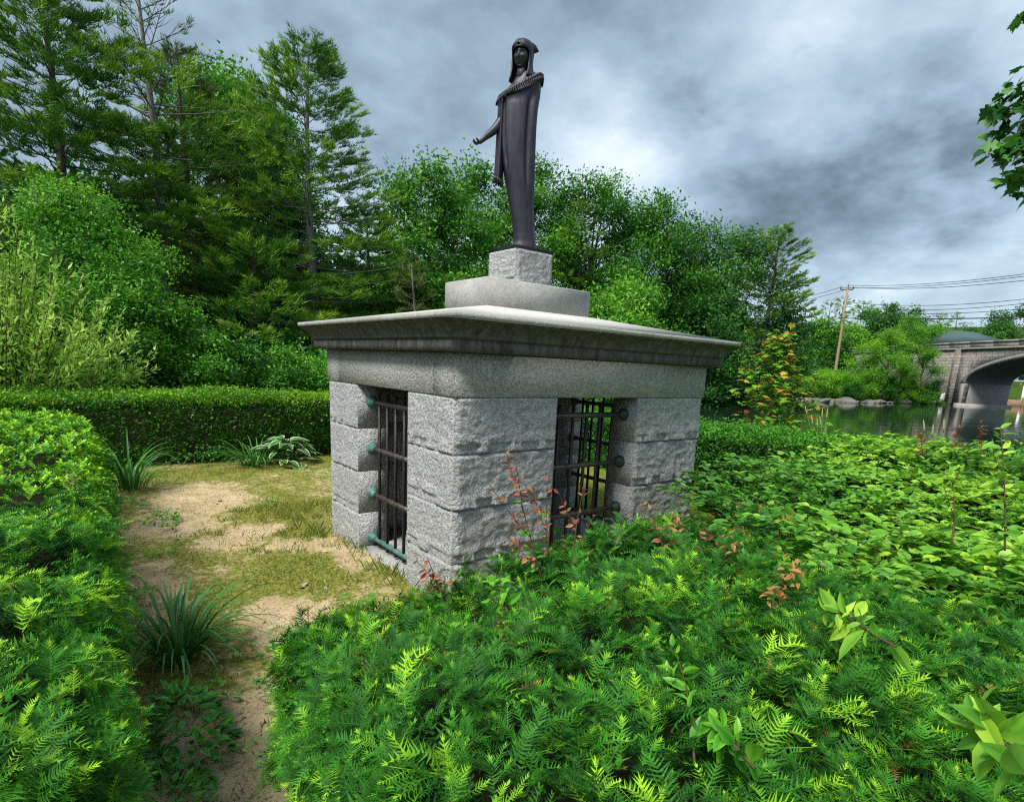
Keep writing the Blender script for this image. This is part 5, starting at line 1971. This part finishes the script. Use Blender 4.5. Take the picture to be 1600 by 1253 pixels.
# bridge space: x along BD (towards its far, left end), y to the left of that = towards the camera, z up
CXs, HS, RISE, SPR = -16.6, 14.8, 3.05, 2.05
BWID = 4.9


def arch(s_):
    u_ = (s_ - CXs) / HS
    return SPR + RISE * math.sqrt(max(0, 1 - u_ * u_))


def ext(b, outline, y0, y1):                   # extrude an (s, z) outline between two depths
    n = len(outline)
    V = [(s_, y0, z) for s_, z in outline] + [(s_, y1, z) for s_, z in outline]
    F = [tuple(range(n)), tuple(range(n, 2 * n))[::-1]] + [(i, n + i, n + (i + 1) % n, (i + 1) % n) for i in range(n)]
    b.poly(V, F)


NSG = 48


def strip(b, lo, hi, y0, y1):                  # a curved slab between two lines of (s, z), without inner faces
    n = len(lo)
    V = [(a_, y, z) for y in (y0, y1) for ln in (lo, hi) for a_, z in ln]
    F = []
    for i in range(n - 1):
        F += [(i + 1, i, n + i, n + i + 1), (2 * n + i, 2 * n + i + 1, 3 * n + i + 1, 3 * n + i),
              (i, i + 1, 2 * n + i + 1, 2 * n + i), (n + i + 1, n + i, 3 * n + i, 3 * n + i + 1)]
    F += [(0, 2 * n, 3 * n, n), (n - 1, 2 * n - 1, 4 * n - 1, 3 * n - 1)]
    b.poly(V, F)


ss_ = [CXs + HS * math.cos(PI * i / NSG) for i in range(NSG + 1)]
b = MB()
strip(b, [(q_, arch(q_) + .02) for q_ in ss_], [(q_, 5.60) for q_ in ss_], 0, -.5)
# haunches beside the springing
e0 = CXs + HS
ext(b, [(e0, -1.4), (e0, 5.60), (-.35, 5.60), (-.35, -1.4)], 0, -.5)
e1 = CXs - HS
ext(b, [(-60, -1.4), (-60, 5.60), (e1, 5.60), (e1, -1.4)], 0, -.5)
b.obj('spandrel_wall', M['masonry'], BR)
b = MB()                                       # wing wall with a battered end, to the far left end
ext(b, [(.35, -1.2), (.35, 5.60), (46, 5.60), (46, 1.0), (12, .6), (4.0, -1.2)], .05, -.5)
b.obj('wing_wall', M['masonry'], BR)
b = MB()
ext(b, [(-.35, -1.4), (-.35, 5.60), (.35, 5.60), (.35, -1.4)], .28, -.5)
b.obj('pilaster', M['masonry'], BR)
b = MB()                                       # archivolt ring
k0 = [(CXs + HS * math.cos(PI * j / NSG), SPR + RISE * math.sin(PI * j / NSG)) for j in range(NSG + 1)]
k1 = [(CXs + (HS + .62) * math.cos(PI * j / NSG), SPR + (RISE + .45) * math.sin(PI * j / NSG)) for j in range(NSG + 1)]
strip(b, k0, k1, .07, -.02)
b.obj('arch_ring', M['concrete'], BR)
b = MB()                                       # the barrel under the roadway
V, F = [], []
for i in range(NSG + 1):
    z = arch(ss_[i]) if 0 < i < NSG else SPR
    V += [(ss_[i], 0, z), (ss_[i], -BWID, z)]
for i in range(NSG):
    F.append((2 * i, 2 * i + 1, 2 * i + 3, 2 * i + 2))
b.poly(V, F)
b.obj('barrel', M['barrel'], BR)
for e in (e0, e1):
    sg = 1 if e == e0 else -1
    b = MB()
    ext(b, [(e + .02 * sg, -1.4), (e + .02 * sg, SPR), (e + .55 * sg, SPR), (e + .55 * sg, -1.4)] if sg > 0 else [(e - .55, -1.4), (e - .55, SPR), (e - .02, SPR), (e - .02, -1.4)], .06, -BWID)
    b.obj('abutment', M['concrete'], BR)
    b = MB()
    xa, xb = sorted((e - .35 * sg, e + .6 * sg))
    b.box(xa, xb, -BWID - .3, .35, -1.4, -.12)
    b.obj('footing', M['coping'], BR)
b = MB()
b.box(-60, 46, -.75, .16, 5.60, 5.78)
b.obj('string_course', M['coping'], BR)
nb_ = 0
s_ = -59.0
pan = None
while s_ < 45:                                 # parapet stones and coping pieces
    L_ = 3.2
    if s_ < -14 or s_ > 42:
        s_ += L_
        continue
    b = MB()
    b.box(s_ + .015, s_ + L_ - .015, -.42, -.02, 5.782, 6.28)
    b.obj('parapet_stone', M['coping'], BR)
    b = MB()
    b.box(s_ + .01, s_ + L_ - .01, -.50, .07, 6.283, 6.44)
    b.obj('coping_stone', M['coping'], BR)
    s_ += L_
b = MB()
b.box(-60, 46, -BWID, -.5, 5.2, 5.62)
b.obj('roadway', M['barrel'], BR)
b = MB()
ext(b, [(e0 + .5, -1.4), (e0 + .5, 5.6), (46, 5.6), (46, -1.4)], -BWID + .45, -BWID)
b.obj('rear_wall', M['masonry'], BR)
b = MB()
strip(b, [(q_, arch(q_) + .02) for q_ in ss_], [(q_, 6.40) for q_ in ss_], -BWID + .5, -BWID)
b.obj('rear_spandrel', M['masonry'], BR)


def bpt(s_, q, z):                             # bridge space to world (q > 0 is behind the front face)
    p = BA + BD * s_ + BN * q
    return np.array([p[0], p[1], z])


# what shows through the arch
M['white'] = simple('white_paint', (0.70, 0.71, 0.72), (0.82, 0.82, 0.82), 3, .6, .05)
M['glass'] = simple('dark_window_glass', (0.03, 0.045, 0.06), (0.06, 0.08, 0.10), 3, .15, .02, .01, .6)
M['blue'] = simple('pale_blue_panel', (0.30, 0.48, 0.68), (0.36, 0.54, 0.74), 2, .5, .02)
M['plank'] = simple('brown_timber', (0.16, 0.10, 0.06), (0.30, 0.20, 0.12), 4, .9, .3)
fc = at(1610, 590, 128)
Bh = thing('white_building', 'white waterfront building with dark windows seen through the bridge arch', 'building', (fc[0], fc[1], 0))
Bh.rotation_euler = (0, 0, math.atan2(LAT[1], LAT[0]))
b = MB(); b.box(-4.6, 14, 0, 6, -.3, 5.2); b.obj('wall', M['white'], Bh)
for fl in range(2):
    for i in range(7):
        b = MB(); b.box(-4.0 + i * 2.1, -2.6 + i * 2.1, -.06, .04, .9 + fl * 2.2, 2.1 + fl * 2.2)
        w_ = b.obj('window', M['glass'], Bh)
    b = MB(); b.box(-4.8, 14.2, -1.0, -.02, 2.35 + fl * 2.2, 2.5 + fl * 2.2); b.obj('balcony', M['white'], Bh)
b = MB(); b.box(-5, 14.4, -.5, 6.4, 5.2, 5.6); b.obj('roof', M['glass'], Bh)
sgp = at(1586, 607, 112)
Sn = thing('sign_board', 'pale blue sign board on posts seen through the bridge arch', 'sign', (sgp[0], sgp[1], 0))
Sn.rotation_euler = (0, 0, math.atan2(LAT[1], LAT[0]))
b = MB(); b.box(-1.0, 1.0, -.03, .03, sgp[2] - .65, sgp[2] + .65); pn_ = b.obj('panel', M['blue'], Sn)
for k in range(3):                             # illegible pale lines of print
    b = MB(); b.box(-.75, .55 + .1 * k, -.04, -.031, sgp[2] + .25 - .28 * k, sgp[2] + .33 - .28 * k); b.obj('lettering', M['white'], pn_)
for e in (-.8, .8):
    b = MB(); b.box(e - .06, e + .06, .035, .12, -.6, sgp[2] + .7); b.obj('post', M['white'], Sn)
dk = at(1580, 625, 92)
Dk = thing('wooden_dock', 'brown timber dock edge just beyond the bridge arch', 'dock', (dk[0], dk[1], 0))
Dk.rotation_euler = (0, 0, math.atan2(LAT[1], LAT[0]))
b = MB(); b.box(-1.8, 8, 0, 2.5, -.7, .35); b.obj('deck', M['plank'], Dk)
for e in range(4):
    b = MB(); b.box(-1.7 + e * 3, -1.4 + e * 3, -.2, 0, -1.2, .7); b.obj('pile', M['plank'], Dk)
pst = at(1599, 615, 104)
b = MB(); b.tube([(0, 0, 0), (0, 0, pst[2] + 1.6)], .16, 8)
b.obj('mooring_post', M['white'], None, label='white post standing beyond the arch at the right edge', cat='post', loc=(pst[0], pst[1], -.6))

# pale slabs leaning at the foot of the pilaster
M['pale'] = simple('pale_stone', (0.42, 0.42, 0.40), (0.62, 0.62, 0.60), 2, .8, .2)
for i, (u_, w_, h_, ti, lab) in enumerate([(1468, .30, 1.0, .25, 'leftmost pale slab leaning by the bridge foot'), (1475, .28, 1.05, -.2, 'pale slab leaning right, second at the bridge foot'), (1482, .34, .9, .3, 'short pale slab in the middle of those at the bridge foot'),
                                          (1489, .22, 1.1, .0, 'bluish white upright slab nearest the pilaster')]):
    p = onz(u_, 629.5, -.25)
    b = MB()
    b.box(-w_ / 2, w_ / 2, -.08, .08, -.4, h_)
    o = b.obj('pale_slab', M['pale'] if i < 3 else M['blue'], None, label=lab, cat='stone', loc=(p[0], p[1], -.2), group='pale slabs at the foot of the bridge')
    o.rotation_euler = (0, ti, math.atan2(LAT[1], LAT[0]))

# rocks along the far waterline
M['rock'] = simple('grey_shore_rock', (0.06, 0.06, 0.05), (0.22, 0.21, 0.185), 4, .9, .6, .05)
rk = []
for sd_ in range(5):
    V, F = [], []
    nu, nv = 10, 7
    for j in range(nv + 1):
        th = PI * j / nv
        for i in range(nu):
            ph = 2 * PI * i / nu
            d = np.array([math.sin(th) * math.cos(ph), math.sin(th) * math.sin(ph), math.cos(th)])
            rr = .72 + .55 * float(vn(d * 1.6 + sd_ * 5, sd_))
            V.append(d * rr * np.array([.75, .5, .38]))
    for j in range(nv):
        for i in range(nu):
            k = (i + 1) % nu
            F.append((j * nu + i, (j + 1) * nu + i, (j + 1) * nu + k, j * nu + k))
    b = MB(); b.poly(V, F)
    rk.append(b.mesh('shore_rock', M['rock']))
shore_px = [(1235, 626.5), (1270, 627.5), (1330, 628.5), (1400, 629.5), (1465, 630.5), (1500, 632)]
sx_, sy_ = zip(*shore_px)
NR = 46
where = ['beside the young maple', 'left of the utility pole', 'below the utility pole', 'below the feathery trees', 'left of the bridge foot', 'by the bridge foot']
zn = {}
ORD = ['first', 'second', 'third', 'fourth', 'fifth', 'sixth', 'seventh', 'eighth', 'ninth', 'tenth']
for i in range(NR):
    u_ = 1240 + (1468 - 1240) * (i + .5) / NR + random.uniform(-2, 2)
    v_ = float(np.interp(u_, sx_, sy_)) - random.choice([0, 0, .8, 1.8])
    p = onz(u_, v_, -.30)
    o = link('shore_rock', rk[i % 5], None, loc=(p[0], p[1], -.30 + random.uniform(-.03, .12)))
    s_ = random.uniform(.6, 1.35)
    big = i in (16, 17, 22)
    if big:
        s_ *= 1.7
    s_ *= .60
    o.scale = (s_ * 1.15, s_, s_ * random.uniform(.6, 1.1))
    o.rotation_euler = (random.gauss(0, .2), random.gauss(0, .25), random.uniform(0, 6.28))
    zi = min(5, int((u_ - 1240) / 228 * 6))
    zone = where[zi]
    zn[zi] = zn.get(zi, 0) + 1
    tag(o, f"{'large pale' if big else 'grey'} shore rock {zone}, {ORD[zn[zi] - 1]} from the left there", 'rock', 'rocks along the far waterline')

# utility pole and wires
pt, pb = at(1325, 449, 80), at(1306, 575, 80)
zb = gz(pb) - .3
pbase = np.array([pt[0], pt[1], zb])
Up = thing('utility_pole', 'tall leaning wooden utility pole with a crossarm rising beyond the shrubs', 'pole', tuple(pbase))
low = pb - (pt - pb) * .25
M['polewood'] = simple('weathered_pole_wood', (0.22, 0.15, 0.09), (0.40, 0.30, 0.20), 6, .85, .3, .01, .2, 0, (4, 4, .4))
b = MB()
b.tube(np.array([low, pb, (pt + pb) / 2, pt]) - pbase, [.19, .17, .14, .11], 12)
b.obj('post', M['polewood'], Up, smooth=True)
cl, cr_ = at(1313.5, 452.5, 80), at(1333, 452.5, 80)
b = MB()
b.tube(np.array([cl, cr_]) - pbase, .09, 6)
arm = b.obj('crossarm', M['polewood'], Up)
for q in (cl, cr_, pt):
    b = MB()
    b.tube(np.array([q + [0, 0, .02], q + [0, 0, .35]]) - pbase, [.07, .05], 8)
    b.obj('insulator', M['glass'], arm)
lf, rt = at(1327, 471.5, 80), at(1333, 470.5, 80)
b = MB()
b.tube(np.array([at(1322, 473, 80), lf, rt]) - pbase, [.04, .04, .03], 5)
lb_ = b.obj('lamp_arm', M['glass'], Up)
b = MB()
b.tube(np.array([rt, rt + (rt - lf) * .5]) - pbase, [.14, .10], 6)
b.obj('lamp_head', M['glass'], lb_)
M['wire'] = simple('black_wire', (0.02, 0.02, 0.025), (0.04, 0.04, 0.045), 5, .6)
WIRES = [((1315, 448.5, 80), (1200, 474, 62), .2, 'upper wire sagging from the pole to the wood on the left'),
         ((1333, 449, 80), (1200, 480, 62), .2, 'lower wire sagging from the pole to the wood on the left'),
         ((1325, 446, 80), (1700, 414, 62), .5, 'highest wire running right from the pole top'),
         ((1315, 449.5, 80), (1700, 418, 61), .5, 'second wire running right from the crossarm'),
         ((1333, 449.5, 80), (1700, 426, 62), .5, 'third wire running right from the crossarm'),
         ((1322, 472, 80), (1700, 455, 64), .7, 'thin wire passing right from the lamp arm'),
         ((1320, 479, 80), (1700, 462, 64), .7, 'thin wire just under the lamp arm wire'),
         ((1318, 487, 80), (1700, 474, 63), .5, 'dark wire in the middle of the sky over the bridge'),
         ((1312, 497, 80), (1700, 492, 63), .2, 'lowest thick cable crossing before the far trees')]
for a, c, sag, lab in WIRES:
    p, q = at(*a), at(*c)
    tt_ = np.linspace(0, 1, 20)[:, None]
    ln = p + (q - p) * tt_
    ln[:, 2] -= (sag * 4 * tt_ * (1 - tt_)).ravel()
    b = MB()
    b.tube(ln - p, .026 if 'thick' not in lab else .05, 5)
    b.obj('overhead_wire', M['wire'], None, label=lab, cat='wire', loc=tuple(p), group='overhead wires at the pole')

# house with a green roof beyond the bridge
hp_ = at(1511, 535, 112)
Hs = thing('house', 'house with a dull green hipped roof beyond the bridge parapet', 'house', (hp_[0], hp_[1], 3.0))
Hs.rotation_euler = (0, 0, math.atan2(LAT[1], LAT[0]) + .25)
M['greenroof'] = simple('green_roof_shingles', (0.04, 0.07, 0.075), (0.065, 0.11, 0.115), 6, .8, .3)
zt = at(1500, 520, 112)[2] - 3.0
ze = at(1500, 537, 112)[2] - 3.0
b = MB()
b.box(-4.5, 4.2, -3.6, 3.6, -2.5, ze)
b.obj('wall', M['coping'], Hs)
for i in range(3):
    b = MB(); b.box(-3.4 + i * 2.6, -2.2 + i * 2.6, -3.66, -3.58, .8, 2.2); b.obj('window', M['glass'], Hs)
b = MB()
b.poly([(-5.2, -4.3, ze - .1), (4.9, -4.3, ze - .1), (4.9, 4.3, ze - .1), (-5.2, 4.3, ze - .1), (-3.0, 0, zt + .2), (.8, 0, zt + .2)], [(0, 1, 5, 4), (1, 2, 5), (2, 3, 4, 5), (3, 0, 4), (3, 2, 1, 0)])
b.obj('roof', M['greenroof'], Hs)

# trees and shrubs beyond and before the bridge
FARC = [diamonds(14, .60, .26, .55, .62, .2) for _ in range(5)]


def far_tree(label, u, v, dist, rad, seed_, mat, n=1100, tb=.3, first=.1, group='distant trees beyond the bridge', zbase=None, **kw):
    p = at(u, v, dist)
    z = gz(p) if zbase is None else zbase
    return broadleaf(label, (p[0], p[1], z - .1), p[2] - z, rad, seed_, mat=mat, n=n, tb=tb, first=first, clumps=FARC, sc=1.25, group=group, **kw)


pine_far = [pine_tuft(12, .95, .06) for _ in range(4)]
for (u, v, ds, rad, sd_, lab) in [(1298, 470, 120, 3.6, 101, 'small distant pine left of the utility pole'), (1318, 468, 122, 3.2, 102, 'distant pine directly behind the utility pole'), (1348, 475, 118, 4.2, 103, 'distant pine right of the utility pole'),
                                 (1468, 492, 150, 3.6, 104, 'tiny distant pine above the left end of the green roof'), (1495, 490, 152, 3.4, 105, 'tiny distant pine above the green roof')]:
    p = at(u, v, ds)
    pine(lab, (p[0], p[1], 3.0), p[2] - 3.0, rad, sd_, nb=30, dens=.35, power=.6, first=.1, tufts=pine_far, group='distant pines beyond the bridge')
far_tree('pale green distant tree left of the utility pole', 1285, 498, 100, 4.5, 111, M['leaf'], 900, .42)
far_tree('light green distant tree behind the lower part of the utility pole', 1325, 505, 104, 4.4, 112, M['leaf_b'], 900, .38)
far_tree('broad dark distant tree above the feathery shrubs', 1385, 474, 108, 5.0, 113, M['leaf_d'], 1300, .35)
far_tree('dark distant tree right of the broad one', 1425, 480, 112, 4.6, 114, M['leaf_d'], 1100, .34)
far_tree('low distant tree left of the green roof', 1462, 505, 118, 4.2, 115, M['leaf'], 800, .30)
far_tree('wide dark distant tree at the right edge above the parapet', 1592, 480, 140, 6.6, 116, M['leaf_d'], 1500, .34, zbase=2)
far_tree('dark tree sloping down beside the green roof', 1566, 500, 140, 3.6, 117, M['leaf_d'], 1000, .30, zbase=2)
far_tree('small light tree behind the parapet right of the green roof', 1562, 520, 135, 2.3, 118, M['leaf_b'], 350, .36, zbase=2.5)
far_tree('distant green tree low behind the roof ridge', 1510, 508, 140, 6.0, 119, M['leaf'], 900, .30, zbase=2)
far_tree('distant tree at the far left end of the parapet', 1262, 505, 98, 4.2, 120, M['leaf_d'], 900, .30)

SUM = [diamonds(15, .42, .17, .35, .40, .1) for _ in range(5)]


def bank_tree(label, u, v, dist, rad, seed_, mat, n, tb, first=.35, group='feathery trees on the bank before the bridge', **kw):
    p = at(u, v, dist)
    z = gz(p)
    return broadleaf(label, (p[0], p[1], z - .1), p[2] - z, rad, seed_, mat=mat, n=n, tb=tb, first=first, clumps=SUM, group=group, **kw)


bank_tree('bright feathery tree with a spreading crown before the bridge', 1396, 512, 72, 3.1, 131, M['sumac'], 1200, .38, lobes=10)
bank_tree('taller feathery tree behind the bright one', 1425, 490, 77, 3.4, 132, M['sumac'], 1100, .30, lobes=10)
bank_tree('thin feathery tree reaching to the bridge pilaster', 1452, 510, 76, 2.6, 133, M['sumac'], 600, .25, lobes=8, hollow=.8)
bank_tree('low spreading feathery tree left of the others', 1366, 530, 72, 1.8, 134, M['sumac'], 500, .40, lobes=8)
for (u, v, ds, rad, sd_, n, tb, lab) in [(1205, 585, 56, 2.2, 141, 700, .35, 'green shrub on the shore behind the young maple'), (1262, 580, 62, 1.9, 142, 800, .5, 'yellow-green shrub on the bank left of the pole'), (1290, 582, 64, 1.8, 143, 700, .52, 'yellow-green shrub on the bank below the pole'),
                                         (1322, 586, 66, 1.8, 144, 700, .45, 'green shrub on the bank right of the pole foot'), (1350, 584, 67, 1.8, 145, 700, .42, 'green shrub under the spreading feathery tree'),
                                         (1336, 597, 64, 1.3, 146, 450, .12, 'small dark shrub just above the waterline rocks'), (1385, 588, 69, 2.0, 147, 600, .25, 'shaded shrub under the bright feathery tree'), (1418, 592, 71, 2.0, 148, 600, .32, 'shrub between the rocks and the feathery trees'),
                                         (1445, 597, 72, 1.7, 149, 500, .20, 'dark shrub left of the bridge foot'), (1462, 590, 74, 1.5, 150, 400, .16, 'ivy-dark shrub against the bridge wall'), (1288, 545, 78, 1.0, 151, 260, .10, 'dark ivy clump hanging over the parapet near the pole')]:
    p = at(u, v, ds + 3.5)
    z = gz(p)
    rad *= .85
    broadleaf(lab, (p[0], p[1], z - .1), max(.8, p[2] - z), rad, sd_, mat=M['sumac'] if tb > .3 else M['leaf'], n=n, tb=tb if tb <= .3 else tb - .05, first=.05, clumps=SUM, lobes=8, name='bank_shrub', cat='shrub', group='shrubs on the bank before the bridge')
thicket('ground_cover', 'bright low greenery covering the bank above the rocks', [(46, 26.2), (54, 24.6), (68, 22.2), (74.5, 19.3)], 3800, 7.0, 1.1, M['sumac'], .36, 63, clumps=SUM, sc=1.0)
